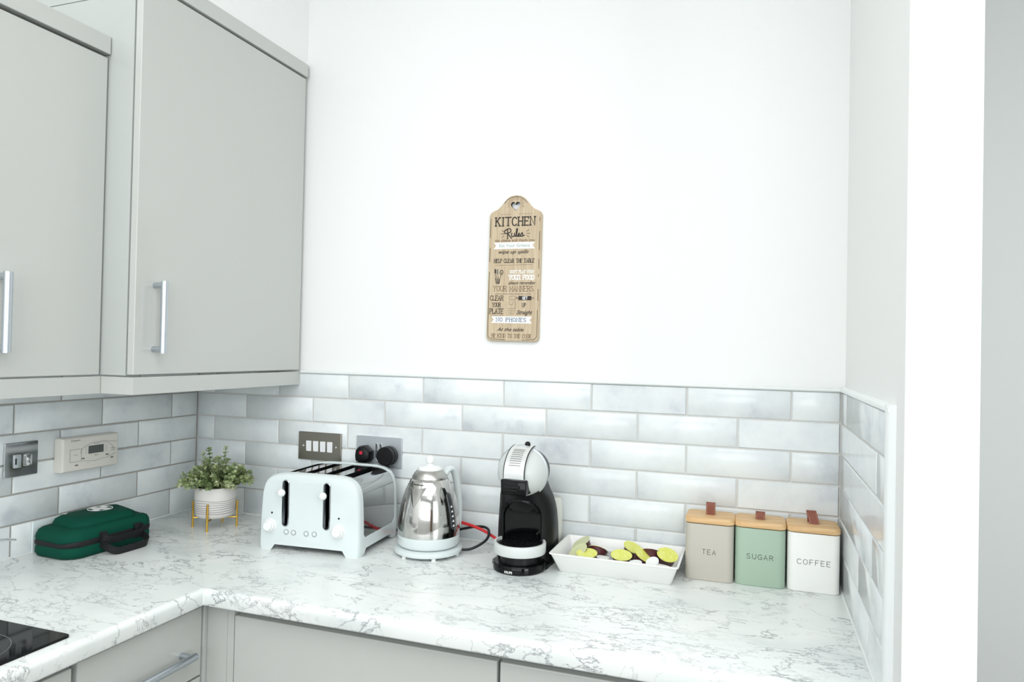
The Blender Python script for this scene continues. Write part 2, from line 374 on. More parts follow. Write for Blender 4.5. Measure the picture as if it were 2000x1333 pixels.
def window(name, along, c0, c1, p, z0=1.0, z1=2.5):
    bm = bmesh.new(); f = (lambda a, b, z_, z2: box(bm, a, b, p-.03, p+.03, z_, z2)) if along == 'x' else (lambda a, b, z_, z2: box(bm, p-.03, p+.03, a, b, z_, z2))
    f(c0, c1, z0, z0+.06); f(c0, c1, z1-.06, z1); f(c0, c0+.06, z0, z1); f(c1-.06, c1, z0, z1); f((c0+c1)/2-.03, (c0+c1)/2+.03, z0, z1); f(c0, c1, 1.95, 2.0)
    w = struct(obj(name, bm, M['frame']))
    return w
window('window_1', 'x', .1, 3.4, -4.55, 1.1); window('window_2', 'y', -3.6, -2.2, 4.45)
struct(obj('reflection_door', B(3.50, 4.30, -4.5, -4.46, 0, 2.05), M['door'], bevel=.004))  # unseen door, added to give the kettle dark reflections
# boxed-in wall over the tall wall cabinet
bm = B(-.01, .400, -.640, .01, 2.3745, H)
struct(obj('wall_upper_left', bm, M['wall']))

# ------------------------------------------------------------------ tiles
def tiles(name, plane, joints, z_rows, lo, hi):
    bm = bmesh.new(); vals = []; g = .0016
    for r, (zt, zb) in enumerate(z_rows):
        js = [lo] + [j for j in joints[r] if lo+.012 < j < hi-.012] + [hi]
        for a, b in zip(js, js[1:]):
            a += g; b -= g
            c = (random.random(), random.random(), random.random(), 1); k = .0025
            y0 = -.0008*random.random()
            def P(u, v, w):
                return {'back': (u, -w, v), 'left': (w, u, v), 'right': (XR-w, u, v)}[plane]
            base = [(a, zb+g), (b, zb+g), (b, zt-g), (a, zt-g)]
            mid = base; top = [(a+k, zb+g+k), (b-k, zb+g+k), (b-k, zt-g-k), (a+k, zt-g-k)]
            n0 = len(bm.faces)
            loft([[P(u, v, -.009) for u, v in base], [P(u, v, -.0022+y0) for u, v in mid], [P(u, v, -y0*.3) for u, v in top]], bm=bm)
            vals += [c]*(len(bm.faces)-n0)
    bm.faces.ensure_lookup_table()
    o = obj(name, bm, M['tile'], angle=50); randattr(o, lambda i: vals[i]); return struct(o)
ZT = 1.3805; PZ = .0775
rows = [(ZT-i*PZ, ZT-(i+1)*PZ) for i in range(5)] + [(ZT-5*PZ, WT)]
hw = .1288
tiles('trim_1', 'back', [sorted(.5863+k*hw for k in range(-6, 14) if (k % 2 == 0) == (r % 2 == 0)) for r in range(6)], rows, .0, XR)
tiles('trim_2', 'left', [sorted(-.10985-k*hw for k in range(-2, 14) if (k % 2 == 0) == (r % 2 == 1)) for r in range(6)], rows, -1.6, 0)
tiles('trim_3', 'right', [[-.105], [-.540], [-.074, -.335], [-.5018], [-.3359], [-.4741]], rows, -.6286, 0)
bm = B(-.005, XR+.004, .0030, .0099, WT-.02, ZT)
struct(obj('trim_4', bm, M['grout']))
struct(obj('trim_5', B(-.0099, -.0030, -1.6, .002, WT-.02, ZT), M['grout_shade']))
struct(obj('trim_6', B(XR+.0030, XR+.0099, -.6286, .002, WT-.02, ZT), M['grout']))
# sealant beads and edge trims
bm = tube([(.41, -.001, ZT+.003), (XR, -.001, ZT+.003)], .0042, 8); struct(obj('trim_7', bm, M['caulk']))
bm = tube([(0, -.001, WT+.001), (XR, -.001, WT+.001)], .0035, 8); tube([(.001, -1.5, WT+.001), (.001, 0, WT+.001)], .0035, 8, bm=bm)
tube([(XR-.001, -.612, WT+.001), (XR-.001, 0, WT+.001)], .0035, 8, bm=bm); struct(obj('trim_8', bm, M['caulk']))
prof = [(XR-.002, ZT), (XR-.002, ZT+.007), (XR+.001, ZT+.011), (XR+.010, ZT+.012), (XR+.010, ZT)]
bm = prism(prof, 'y', -.655, 0)
prof = [(XR-.002, -.6290), (XR-.003, -.650), (XR+.001, -.656), (XR+.010, -.6575), (XR+.010, -.6290)]
prism(prof, 'z', .0, ZT+.012, bm=bm); struct(obj('trim_9', bm, M['trim'], angle=60))

# ------------------------------------------------------------------ worktops
def nosing(d, s=1):     # profile (offset from wall 0..d, z) of a 38 mm laminate edge
    r = .014; P = [(0, WT-.038), (d-.004, WT-.038)]
    P += [(d-.004+.004*math.sin(a), WT-.034-.004*math.cos(a)) for a in [k/3*PI/2 for k in range(1, 4)]]
    P += [(d-r+r*math.cos(a), WT-r+r*math.sin(a)) for a in [k/7*PI/2 for k in range(0, 8)]] + [(0, WT)]
    return P
P = nosing(-YF)
# back run: mitred at the inner corner; left end follows the diagonal
def mit(y): return XF/(-YF)*(-y)
bm = loft([[(mit(-d)+.0001 if d > 1e-6 else .0002, -d, z) for d, z in P], [(XR-.001, -d, z) for d, z in P]])
w1 = obj('worktop', bm, M['marble']); tag(w1, 'white marble-effect laminate worktop along the back wall, carrying toaster and kettle', 'worktop', None)
P2 = nosing(XF)
bm = loft([[(d, -(-YF)/XF*d-.0001, z) for d, z in P2], [(d, -1.5, z) for d, z in P2]])
w2 = obj('worktop', bm, M['marble']); tag(w2, 'white marble-effect laminate worktop along the left wall, with black hob set in', 'worktop', None)
js = obj('joint_strip', tube([(XF+.0005, YF-.0005, WT-.034), (XF+.0003, YF-.0003, WT-.012), (XF-.004, YF+.004, WT-.001), (XF-.022, YF+.022, WT+.0004)], [.0018, .0018, .0014, .0004], 8), M['caulk'], w1)
js['label'] = 'white joint filler at the inner corner'

# ------------------------------------------------------------------ cabinets
def bow_handle(parent, p, q, out, r=.0075, stand=.03, name='handle'):
    """bar from p to q standing off by vector out"""
    p, q, out = Vector(p), Vector(q), Vector(out).normalized()
    bm = tube([p+out*stand, q+out*stand], r, 16)
    ax = (q-p).normalized()
    for e, s in ((p, 1), (q, -1)):
        e2 = e+ax*s*r*1.1
        tube(smoothpath([e2, e2+out*(stand*.55), e2+out*stand+ax*s*0], 5), r*.85, 12, bm=bm)
    o = obj(name, bm, M['handle'], parent, angle=50); o['label'] = 'brushed metal bow handle'; return o

t = thing('wall_cabinet', 'tall grey gloss wall cabinet next to the white back wall, with cornice', 'cabinet', (0, 0, 1.38))
def at0(o, t):   # parts are modelled in world coordinates: shift into the thing's frame
    o.data.transform(Matrix.Translation(-Vector(t.location))); return o
def part(name, bm, m, t, **k):
    o = obj(name, bm, m, t, **k); return at0(o, t)
XC = .405
part('carcass', B(-.008, XC-.024, -.640, -.001, 1.388, 2.3025), M['cabside'], t, bevel=.0008)
part('top_panel', B(-.008, XC-.024, -.640, -.001, 2.304, 2.3735), M['cabside'], t, bevel=.0008)
d = part('door', B(XC-.020, XC, -.6395, -.003, 1.390, 2.327), M['cab'], t, bevel=.002)
at0(bow_handle(d, (XC, -.583, 1.442), (XC, -.583, 1.616), (1, 0, 0), .0085, .031), t)
bm = B(XC-.020, XC+.006, -.6405, -.0005, 2.3315, 2.3725); part('cornice', bm, M['cab'], t, bevel=.0015)
bm = B(XC-.020, XC+.002, -.642, -.001, 1.343, 1.3845)
part('light_rail', bm, M['cab'], t, bevel=.001)
bm = B(.300, XC-.0205, -.6415, -.622, 1.343, 1.3845); part('light_rail', bm, M['cab'], t, bevel=.001)

t = thing('wall_cabinet', 'lower grey gloss wall cabinet at the far left edge, set back from the taller one', 'cabinet', (0, -.65, 1.38))
XL = .306
part('carcass', B(-.008, XL-.022, -.945, -.6425, 1.388, 2.150), M['cabside'], t, bevel=.0008)
d = part('door', B(XL-.020, XL, -.944, -.6445, 1.388, 2.149), M['cab'], t, bevel=.002)
at0(bow_handle(d, (XL, -.889, 1.440), (XL, -.889, 1.607), (1, 0, 0), .0085, .031), t)
part('cornice', B(XL-.12, XL+.006, -.946, -.6425, 2.157, 2.200), M['cab'], t, bevel=.0015)
part('light_rail', B(XL-.020, XL+.002, -.946, -.6425, 1.343, 1.3845), M['cab'], t, bevel=.001)

# base units: left run
XB = .587
t = thing('base_cabinet', 'grey drawer cabinet under the left worktop beside the inner corner', 'cabinet', (0, -.75, 0))
bm = B(-.005, XB-.022, -.9165, -.590, .10, .871); part('carcass', bm, M['cabside'], t, bevel=.0008)
part('plinth', B(.4, .53, -.9165, -.60, 0, .10), M['cabside'], t)
dr = part('drawer', B(XB-.020, XB, -.914, -.5965, .703, .860), M['cab'], t, bevel=.003)
at0(bow_handle(dr, (XB, -.866, .770), (XB, -.648, .770), (1, 0, 0), .0085, .032), t)
dr = part('drawer', B(XB-.020, XB, -.914, -.5965, .415, .699), M['cab'], t, bevel=.003)
at0(bow_handle(dr, (XB, -.866, .610), (XB, -.648, .610), (1, 0, 0), .0085, .032), t)
dr = part('drawer', B(XB-.020, XB, -.914, -.5965, .115, .411), M['cab'], t, bevel=.003)
t = thing('base_cabinet', 'grey cabinet below the black hob at the bottom left edge', 'cabinet', (0, -1.2, 0))
part('carcass', B(-.005, XB-.022, -1.50, -.920, .10, .871), M['cabside'], t)
part('door', B(XB-.020, XB-.001, -1.49, -.924, .115, .855), M['cab'], t, bevel=.003)
part('plinth', B(.4, .53, -1.5, -.92, 0, .10), M['cabside'], t)
# corner post
t = thing('corner_post', 'narrow grey filler post below the inner corner of the worktops', 'cabinet panel', (.60, -.59, 0))
part('panel', B(XB-.012, .648, -.583, -.565, .10, .868), M['cab'], t, bevel=.002)
part('panel', B(XB-.018, XB+.004, -.5945, -.5835, .10, .868), M['cabside'], t, bevel=.002)
# base units: back run
YB = -.588
t = thing('base_cabinet', 'wide grey gloss base cabinet under the toaster, kettle and coffee machine', 'cabinet', (.97, -.3, 0))
part('carcass', B(.650, 1.3115, YB+.022, -.005, .10, .871), M['cabside'], t)
part('filler', B(.6495, .668, YB+.003, YB+.020, .10, .868), M['cab'], t, bevel=.001)
part('door', B(.6705, 1.3100, YB, YB+.020, .115, .848), M['cab'], t, bevel=.003)
part('plinth', B(.65, 1.3115, -.53, -.4, 0, .10), M['cabside'], t)
t = thing('base_cabinet', 'grey gloss base cabinet at the bottom centre, right of the dark door gap', 'cabinet', (1.65, -.3, 0))
part('carcass', B(1.3125, 1.985, YB+.022, -.005, .10, .871), M['cabside'], t)
part('door', B(1.3160, 1.984, YB, YB+.020, .115, .848), M['cab'], t, bevel=.003)
part('plinth', B(1.3125, 1.985, -.53, -.4, 0, .10), M['cabside'], t)

# hob
t = thing('hob', 'black glass hob set in the worktop at the bottom left corner', 'hob', (.32, -1.2, WT))
bm = rbox(.512, .56, .008, [(0.0002, .0), (.004, 0), (.005, .001)]); o = obj('glass', bm, M['hobg'], t)
for cx, cy, r in ((.14, .14, .09), (-.12, .14, .075), (.14, -.14, .075), (-.12, -.14, .09)):
    bm = lathe([(r, .0050), (r, .0053), (r-.0012, .0053), (r-.0012, .0050)], 64, cx=cx, cy=cy, cap=False)
    obj('cooking_zone', bm, M['print'], t)

# saucepan whose handle reaches into view
t = thing('saucepan', 'slim chrome pan handle reaching in at the left edge above the worktop', 'pan', (.125, -1.075, WT+.0055))
bm = lathe([(.085, 0), (.092, .006), (.092, .095), (.094, .097), (.090, .097), (.089, .008), (.0, .006)], 48, cap=False); obj('bowl', bm, M['steel'], t)
hp = smoothpath([(0, .088, .078), (0, .13, .088), (.004, .22, .092), (.006, .29, .088), (.004, .335, .083), (.0, .368, .076)], 8)
bm = strap(hp, .014, .0045, (1, 0, 0)); obj('handle', bm, M['chrome'], t, bevel=.0015)

# ------------------------------------------------------------------ wall plates
def plate(bm, w, h, d, r=.003): xform(rbox(w, h, r, [(0, 0), (d-.0015, 0), (d, .0015)], bm=bm), Matrix.Rotation(PI/2, 4, 'X')); return bm
def Bk(name, bm, m, t, loc=(0, 0, 0), **k):    # for things on the back wall: model in xz facing -y
    o = obj(name, bm, m, t, **k); o.location = loc; return o
t = thing('light_switch', 'brushed nickel switch plate with four white rockers on the tiles above the toaster', 'switch', (.490, -.0005, 1.150))
Bk('plate', plate(bmesh.new(), .157, .088, .006), M['nickel'], t)
for i in range(4):
    bm = bmesh.new(); xform(rbox(.0185, .033, .002, [(.005, 0), (.0085, 0), (.0095, .001)], bm=bm), Matrix.Rotation(PI/2, 4, 'X'))
    for v in bm.verts:
        if v.co.y < -.008 and v.co.z < 0: v.co.y += .0015
    Bk('rocker', bm, M['rocker'], t, ((i-1.5)*.0258, 0, .0))
for s in (-1, 1):
    bm = lathe([(.0035, .0055), (.0035, .0068), (.0025, .0074)], 16); xform(bm, Matrix.Rotation(PI/2, 4, 'X')); Bk('screw', bm, M['chrome'], t, (s*.060, 0, 0))
t = thing('double_socket', 'satin chrome double socket plate with two black plugs in it', 'socket', (.7020, -.0005, 1.1475))
Bk('plate', plate(bmesh.new(), .157, .092, .006), M['satin'], t)
for s in (-1, 1):
    bm = bmesh.new(); xform(rbox(.0065, .044, .002, [(.005, 0), (.008, 0), (.009, .001)], bm=bm), Matrix.Rotation(PI/2, 4, 'X'))
    Bk('rocker', bm, M['chrome'], t, (s*.0070, 0, .004))
    bm = lathe([(.003, .0055), (.003, .0066), (.002, .0072)], 16); xform(bm, Matrix.Rotation(PI/2, 4, 'X')); Bk('screw', bm, M['chrome'], t, (s*.006, 0, -.028))
# plugs
t = thing('power_plug', 'black three-pin plug with red label in the left of the double socket', 'plug', (.659, -.0070, 1.1400))
out = [(-.022, -.020), (-.024, -.005), (-.022, .012), (-.012, .023), (.006, .025), (.018, .016), (.026, .010), (.026, -.012), (.018, -.022), (.006, -.026), (-.010, -.026)]
bm = loft([[(u*k, -w, v*k) for u, v in out] for w, k in ((0, 1.02), (.004, 1.06), (.022, 1.02), (.028, .9), (.031, .7))]); obj('body', bm, M['black'], t, angle=45)
bm = xform(lathe([(.0055, .030), (.0055, .0318)], 20), Matrix.Rotation(PI/2, 4, 'X')); o = obj('fuse_mark', bm, M['fuse'], t); o.location = (0, 0, .006)
bm = tube(smoothpath([(.0, -.012, -.022), (.002, -.014, -.05), (.006, -.018, -.09), (.01, -.02, -.16), (.02, -.022, -.222)], 8), .0042, 10)
tube([(0, -.012, -.020), (.002, -.014, -.045)], .0065, 12, bm=bm); obj('cable', bm, M['rubber'], t)
t = thing('power_plug', 'round black plug in the right of the double socket, lead hanging down', 'plug', (.741, -.0070, 1.1400))
bm = lathe([(.0285, 0), (.029, .010), (.029, .016), (.0275, .018), (.0275, .022), (.0285, .023), (.0285, .031), (.026, .034), (.012, .0345)], 48)
obj('body', xform(bm, Matrix.Rotation(PI/2, 4, 'X')), M['black'], t, angle=35)
bm = tube(smoothpath([(.002, -.018, -.020), (.005, -.019, -.048), (.006, -.017, -.09), (.012, -.012, -.16), (.03, -.013, -.216), (.10, -.02, -.2175), (.20, -.02, -.206), (.30, -.035, -.178), (.345, -.055, -.176), (.352, -.085, -.197), (.32, -.118, -.2175), (.285, -.136, -.2175)], 8), .0038, 10)
tube([(.002, -.018, -.022), (.005, -.019, -.055)], [.0085, .0055], 12, bm=bm); obj('cable', bm, M['rubber'], t)
# red cable
o = obj('red_cable', tube(smoothpath([(.80, -.030, WT+.0045), (.84, -.04, WT+.012), (.90, -.050, WT+.045), (.96, -.055, WT+.066), (1.02, -.055, WT+.060), (1.075, -.058, WT+.046), (1.13, -.068, WT+.022), (1.142, -.072, WT+.016)], 8), .0042, 10), M['redc'])
tag(o, 'bright red power cable running behind the kettle to the coffee machine', 'cable')

def LW(name, bm, m, t, **k):      # left-wall things: modelled like back-wall ones, then turned
    return obj(name, bm, m, t, **k)
t = thing('fused_switch', 'mirror chrome fused spur plate on the left wall tiles at the left edge', 'switch', (.0008, -.6080, 1.1605), PI/2)
LW('plate', plate(bmesh.new(), .088, .088, .006), M['chrome'], t)
bm = bmesh.new(); xform(rbox(.017, .030, .002, [(.0055, 0), (.010, 0), (.0115, .0012)], bm=bm), Matrix.Rotation(PI/2, 4, 'X')); xform(bm, Matrix.Translation((.016, 0, -.004))); LW('rocker', bm, M['chrome'], t, angle=60)
bm = bmesh.new(); xform(rbox(.018, .034, .002, [(.0055, 0), (.0085, 0), (.009, .0008)], bm=bm), Matrix.Rotation(PI/2, 4, 'X')); xform(bm, Matrix.Translation((-.012, 0, -.004))); LW('fuse_holder', bm, M['satin'], t)
bm = B(-.019, -.015, -.0095, -.0088, -.012, .004); LW('slot', bm, M['dark'], t)

t = thing('heating_programmer', 'ivory heating programmer with small grey display on the left wall tiles', 'thermostat', (.0008, -.4265, 1.1560), PI/2)
bm = bmesh.new(); xform(rbox(.176, .094, .004, [(0, 0), (.024, 0), (.029, .002), (.030, .005)], bm=bm), Matrix.Rotation(PI/2, 4, 'X')); LW('body', bm, M['ivory'], t, angle=50)
LW('display', B(-.010, .038, -.0308, -.029, -.003, .019), M['lcd'], t, bevel=.0005)
bm = bmesh.new(); ribbon(bm, [(-.066, .014), (-.032, .014), (-.032, -.020), (-.066, -.020), (-.066, .014)], .0008, .0002); xform(bm, Matrix.Translation((0, -.0302, 0)))
pts = [(.018+.052*math.cos(a), .002+.026*math.sin(a)) for a in [k/16*PI for k in range(17)]]
b2 = bmesh.new(); ribbon(b2, pts, .0007, .0002); ribbon(b2, [(.03, .030), (.082, .022)], .0006, .0002); ribbon(b2, [(-.03, -.020), (.01, -.024), (.05, -.020), (.080, -.010)], .0006, .0002); xform(b2, Matrix.Translation((0, -.0302, 0)))
me = bpy.data.meshes.new('q'); b2.to_mesh(me); bm.from_mesh(me); b2.free()
b3 = bmesh.new(); fonttext(b3, 'Drayton', -.050, .036, .0085, None); fonttext(b3, 'PROGRAM', .016, .0225, .0042); fonttext(b3, 'SELECT', .016, -.010, .0042)
fonttext(b3, 'MANUAL', .070, .003, .0042); fonttext(b3, 'ON OFF', .070, -.003, .0042)
for i in range(4):
    for s in (-.018, .046): fonttext(b3, 'on', s, .014-i*.005, .004)
fonttext(b3, '---', -.049, -.004, .012); xform(b3, Matrix.Translation((0, -.0302, 0)))
me = bpy.data.meshes.new('q'); b3.to_mesh(me); bm.from_mesh(me); b3.free(); LW('printed_markings', bm, M['print'], t)
for x, z in ((-.046, -.030), (-.010, -.028), (.010, -.027), (.066, -.022), (.05, -.012), (-.026, -.014)):
    bm = bmesh.new(); xform(rbox(.009, .004, .0012, [(.0295, 0), (.0315, .0004)], bm=bm), Matrix.Rotation(PI/2, 4, 'X')); xform(bm, Matrix.Translation((x, 0, z))); LW('button', bm, M['line'] if abs(x) > .02 else M['ivory'], t)

# ------------------------------------------------------------------ kitchen rules board (front faces -y)
t = thing('wall_sign', 'washed timber kitchen rules plaque with heart cut-out hanging on the white wall', 'sign', (1.1240, .0095, 1.4925), math.radians(0))
t.rotation_euler = (0, math.radians(.5), 0)
w2_, hh = .0790, .374
half = [(.0, .4215), (.014, .4195), (.026, .413), (.036, .402), (.045, .390), (.056, .381), (.066, .377), (.074, .373), (w2_, .364), (w2_, .012), (w2_-.0016, .006), (w2_-.006, .0016), (w2_-.012, 0)]
half = [(0, 0)] + half[::-1]
outl = half[1:] + [(-x, z) for x, z in half[::-1][1:-1]]
SB = lambda k=1.0, ins=0: [((x-math.copysign(ins, x) if abs(x) > ins else 0), min(max(z, ins), .4215-ins) if True else z) for x, z in outl]
bm = loft([[(x, 0, z) for x, z in outl], [(x, -.0105, z) for x, z in outl], [(x*.978, -.012, .2+(z-.2)*.991) for x, z in outl]])
bd = obj('board', bm, [M['board'], M['darkprint']], t, angle=30)
def heart(s, cx, cz, n=28):
    o_ = []
    for k in range(n):
        a = 2*PI*k/n; o_.append((cx+s*16*math.sin(a)**3/16, cz+s*(13*math.cos(a)-5*math.cos(2*a)-2*math.cos(3*a)-math.cos(4*a))/16))
    return o_
cut(bd, prism(heart(.0148, 0, .391), 'y', -.05, .03, mi=1))
YS = -.0121
bm = bmesh.new()     # worn dark edge line, broken
def seg(p): ribbon(bm, p, .0013, .0003)
I = [(x*.955, .2+(z-.2)*.982) for x, z in outl]
n = len(I); top = I[1:]
seg(I[9:n-9]); seg([(-.0745, .355), (-.0750, .300)]); seg([(-.0745, .27), (-.075, .23)]); seg([(-.0748, .2), (-.0748, .05), (-.0735, .012), (-.066, .006), (-.02, .004)])
seg([(.0745, .355), (.0745, .345)]); seg([(.0745, .315), (.0747, .262)]); seg([(.0745, .236), (.0748, .208)]); seg([(.0746, .192), (.0746, .186)]); seg([(.0748, .150), (.0748, .118)]); seg([(.0747, .09), (.074, .014), (.066, .006), (.03, .004)])
xform(bm, Matrix.Translation((0, YS, 0))); obj('edge_wear', bm, M['darkprint'], t)
def sign_print(name, m, fn):
    bm = bmesh.new(); fn(bm); xform(bm, Matrix.Translation((0, YS, 0))); o = obj(name, bm, m, t, angle=20); return o
def LT(*a, m='darkprint'): return sign_print('lettering', M[m], lambda b: letter(b, *a))
def FT(*a, m='darkprint', bold=0): return sign_print('lettering', M[m], lambda b: fonttext(b, *a, bold=bold))
def RB(name, items, m='darkprint'):
    def fn(b):
        for p, w in items: ribbon(b, p, w, .0003)
    return sign_print(name, M[m], fn)
LT('KITCHEN', 0, .3335, .0240, .0034, .118, 1.9, True)
RS = [[(-.0235, .322), (-.0275, .318), (-.0265, .312), (-.021, .311)], [(-.0195, .324), (-.0190, .299), (-.0200, .296)], [(-.0240, .321), (-.0185, .3245), (-.0125, .324), (-.0105, .319), (-.0135, .3135), (-.0185, .3115), (-.0125, .302), (-.0085, .297)],
     [(-.0080, .312), (-.0085, .304), (-.0060, .3015), (-.0020, .304), (-.0010, .3115)], [(-.0010, .3115), (-.0010, .304), (.0015, .302)], [(.0015, .302), (.0050, .312), (.0068, .3225), (.0048, .324), (.0038, .316), (.0042, .305), (.0065, .302)],
     [(.0065, .302), (.0120, .3075), (.0115, .311), (.0088, .3095), (.0088, .304), (.0115, .302), (.0150, .305)], [(.0150, .305), (.0190, .3125), (.0205, .307), (.0190, .302), (.0150, .3025)], [(.019, .302), (.025, .305)]]
RB('lettering', [([(q.x*1.15, q.y) for q in smoothpath([(a, b, 0) for a, b in r_], 4)], .0030) for r_ in RS])
for sx in (-1, 1): RB('ray_print', [([(sx*a[0]+.001, a[1]), (sx*b[0]+.001, b[1])], .0013) for a, b in (((.034, .316), (.041, .320)), ((.034, .310), (.044, .310)), ((.035, .304), (.041, .300)))])
FT('wipe up spills', -.002, .2530, .0150, .092, .5, bold=.012)
LT('HELP CLEAR THE TABLE', 0, .2265, .0110, .0015, .122, 1.3, True)
FT('always remember', .026, .1640, .0135, .082, .5, bold=.01)
LT('CLEAR', -.050, .1175, .0135, .0016, .040, 1.3, True); LT('YOUR', -.050, .0985, .0120, .0014, .026, 1.2, True); LT('PLATE', -.050, .0790, .0145, .0018, .041, 1.3, True)
FT('Straight', .036, .0780, .0170, .048, .45, bold=.015); LT('UP', .034, .0985, .0120, .0013, .011, 1.3)
RB('rule_line', [([(-.058, .1365), (.054, .1365)], .0008)])
FT('At the table', -.006, .0290, .0145, .082, .5, bold=.012)
RB('rolling_pin_print', [([(.022, .1245), (.050, .1245)], .0120), ([(.020, .1245), (.052, .1245)], .0085)] + [([(.036+k*.018, .1265), (.036+k*.026, .1262), (.036+k*.026, .1228), (.036+k*.018, .1225)], .0010) for k in (-1, 1)])
RB('brush_print', [([(-.0565, .198), (-.0565, .206)], .0050), ([(-.0560, .199), (-.0535, .181)], .0014), ([(-.0545, .181), (-.0520, .166)], .0028)])
RB('spoon_print', [([(-.0475, .186), (-.0475, .181)], .0014), ([(-.0478, .181), (-.0480, .167)], .0030)])
RB('spatula_print', [([(-.0395, .190), (-.0425, .178)], .0014), ([(-.0425, .178), (-.0445, .166)], .0030), ([(-.0400, .192), (-.0425, .197), (-.0405, .2045), (-.0350, .2050), (-.0325, .2000), (-.0350, .1930), (-.0400, .192)], .0016), ([(-.0390, .201), (-.0350, .196)], .001), ([(-.0400, .197), (-.0370, .194)], .001)])
FT('say please and thank you', 0, .2875, .0115, .120, 0, m='brownprint', bold=.008)
LT('YOUR MANNERS', 0, .1440, .0150, .0014, .122, 1.3, True, m='brownprint')
LT('BE KIND TO THE COOK', -.002, .0100, .0110, .0012, .120, 1.3, True, m='brownprint')
RB('rule_line', [([(-.056, .2195), (.056, .2200)], .0007)], 'brownprint')
RB('dotted_line', [([(-.045+k*.0040, .3665), (-.0435+k*.0040, .3665)], .0010) for k in range(24) if abs(-.044+k*.004) > .012], 'brownprint')
RY = [(-.15+k/16*(PI+.3), .0245 if k % 2 else .0275) for k in range(17)]
RB('sunburst_print', [([(.0185*math.cos(a), .391+.0185*math.sin(a)), (r1*math.cos(a), .391+r1*math.sin(a))], .0007) for a, r1 in RY], 'brownprint')
RB('mixer_print', [([(-.012, .128), (.002, .131), (.008, .127), (.006, .121), (-.010, .120), (-.013, .124), (-.012, .128)], .0008), ([(-.012, .116), (-.010, .106), (-.003, .104), (.001, .108), (.001, .116)], .0008), ([(.005, .120), (.008, .108), (.006, .098)], .0008)] + [([(-.014+k*.001, .095-k*.0055), (.009-k*.001, .0955-k*.0055)], .0008) for k in range(4)], 'brownprint')
RB('curve_line', [([(-.068, .0745), (-.050, .072), (-.030, .0745)], .0007)], 'brownprint')
def banner(bm, x0, x1, z0, z1): prism([(x0, z0), (x0+.008, (z0+z1)/2), (x0, z1), (x1, z1), (x1-.008, (z0+z1)/2), (x1, z0)], 'y', 0, -.0004, bm=bm)
for zz, z1, x0, x1, txt in ((.2665, .2855, -.0640, .0620, 'a'), (.0520, .0715, -.0650, .0590, 'b')):
    o = sign_print('banner', M['whiteprint'], lambda bm: banner(bm, x0, x1, zz, z1)); o['label'] = 'white ribbon banner'
    if txt == 'a':
        b2 = bmesh.new(); fonttext(b2, 'Eat Your Greens', 0, zz+.0055, .0125, .092, 0, bold=.006); xform(b2, Matrix.Translation((0, YS-.0004, 0))); obj('lettering', b2, M['greenprint'], o)
    else:
        b2 = bmesh.new(); letter(b2, 'NO PHONES', -.004, zz+.0045, .0108, .0017, .090, 1.9, True); xform(b2, Matrix.Translation((0, YS-.0004, 0))); obj('lettering', b2, M['blueprint'], o)
LT("DON'T PLAY WITH", .024, .1960, .0085, .0015, .070, 1.2, True, m='whiteprint'); LT('YOUR FOOD', .024, .1775, .0130, .0026, .076, 1.3, True, m='whiteprint')
b2 = bmesh.new(); letter(b2, 'SET', .036, .1208, .0075, .0015, .015, 1.5); xform(b2, Matrix.Translation((0, YS-.0004, 0))); obj('rolling_pin_lettering', b2, M['whiteprint'], t)
b2 = bmesh.new(); ribbon(b2, [(-.0495, .196), (-.0495, .206)], .0045, .0003); ribbon(b2, [(-.0478, .187), (-.0485, .197)], .0012, .0003); xform(b2, Matrix.Translation((0, YS, 0))); obj('spoon_print', b2, M['print'], t)

# ------------------------------------------------------------------ toaster
t = thing('toaster', 'pale blue-white four-slot toaster with chrome sides and top', 'toaster', (.6510, -.1760, WT), math.radians(4.0))
TW, TD, TH = .298, .244, .2085
def tprof(w, h, ins=0):
    pts = []; a = w/2-ins
    for k in range(33):
        th = PI*k/32; c, s = math.cos(th), math.sin(th)
        e = 2/5.2
        x = math.copysign(abs(c)**e, c)*a; z = abs(s)**e*(h-ins-.095)+.095
        x *= 1-.035*max(0, (z-.095)/(h-.095))
        pts.append((x, z))
    return pts
def endcap(y0, y1, w, h, foot=.028, arch=.016):
    up_ = tprof(w, h)
    bot = [(-w/2-.0012, .05), (-w/2-.0016, .012), (-w/2+.001, 0), (-w/2+foot, 0), (-w/2+foot+.012, arch), (w/2-foot-.012, arch), (w/2-foot, 0), (w/2-.001, 0), (w/2+.0016, .012), (w/2+.0012, .05)]
    return up_ + bot
yF, yB = -TD/2, TD/2
E1 = endcap(0, 0, TW, TH+.002)
def ring(y, k): return [(x*(1-k/(TW/2)), y, .1+(z-.1)*(1-k/.105) if z > .02 else z) for x, z in E1]
bm = loft([ring(yF+.0, .010), ring(yF+.0015, .0045), ring(yF+.005, .0015), ring(yF+.010, 0), ring(yF+.028, 0)])
fp = obj('front_panel', bm, [M['enamel'], M['blackg']], t, angle=40)
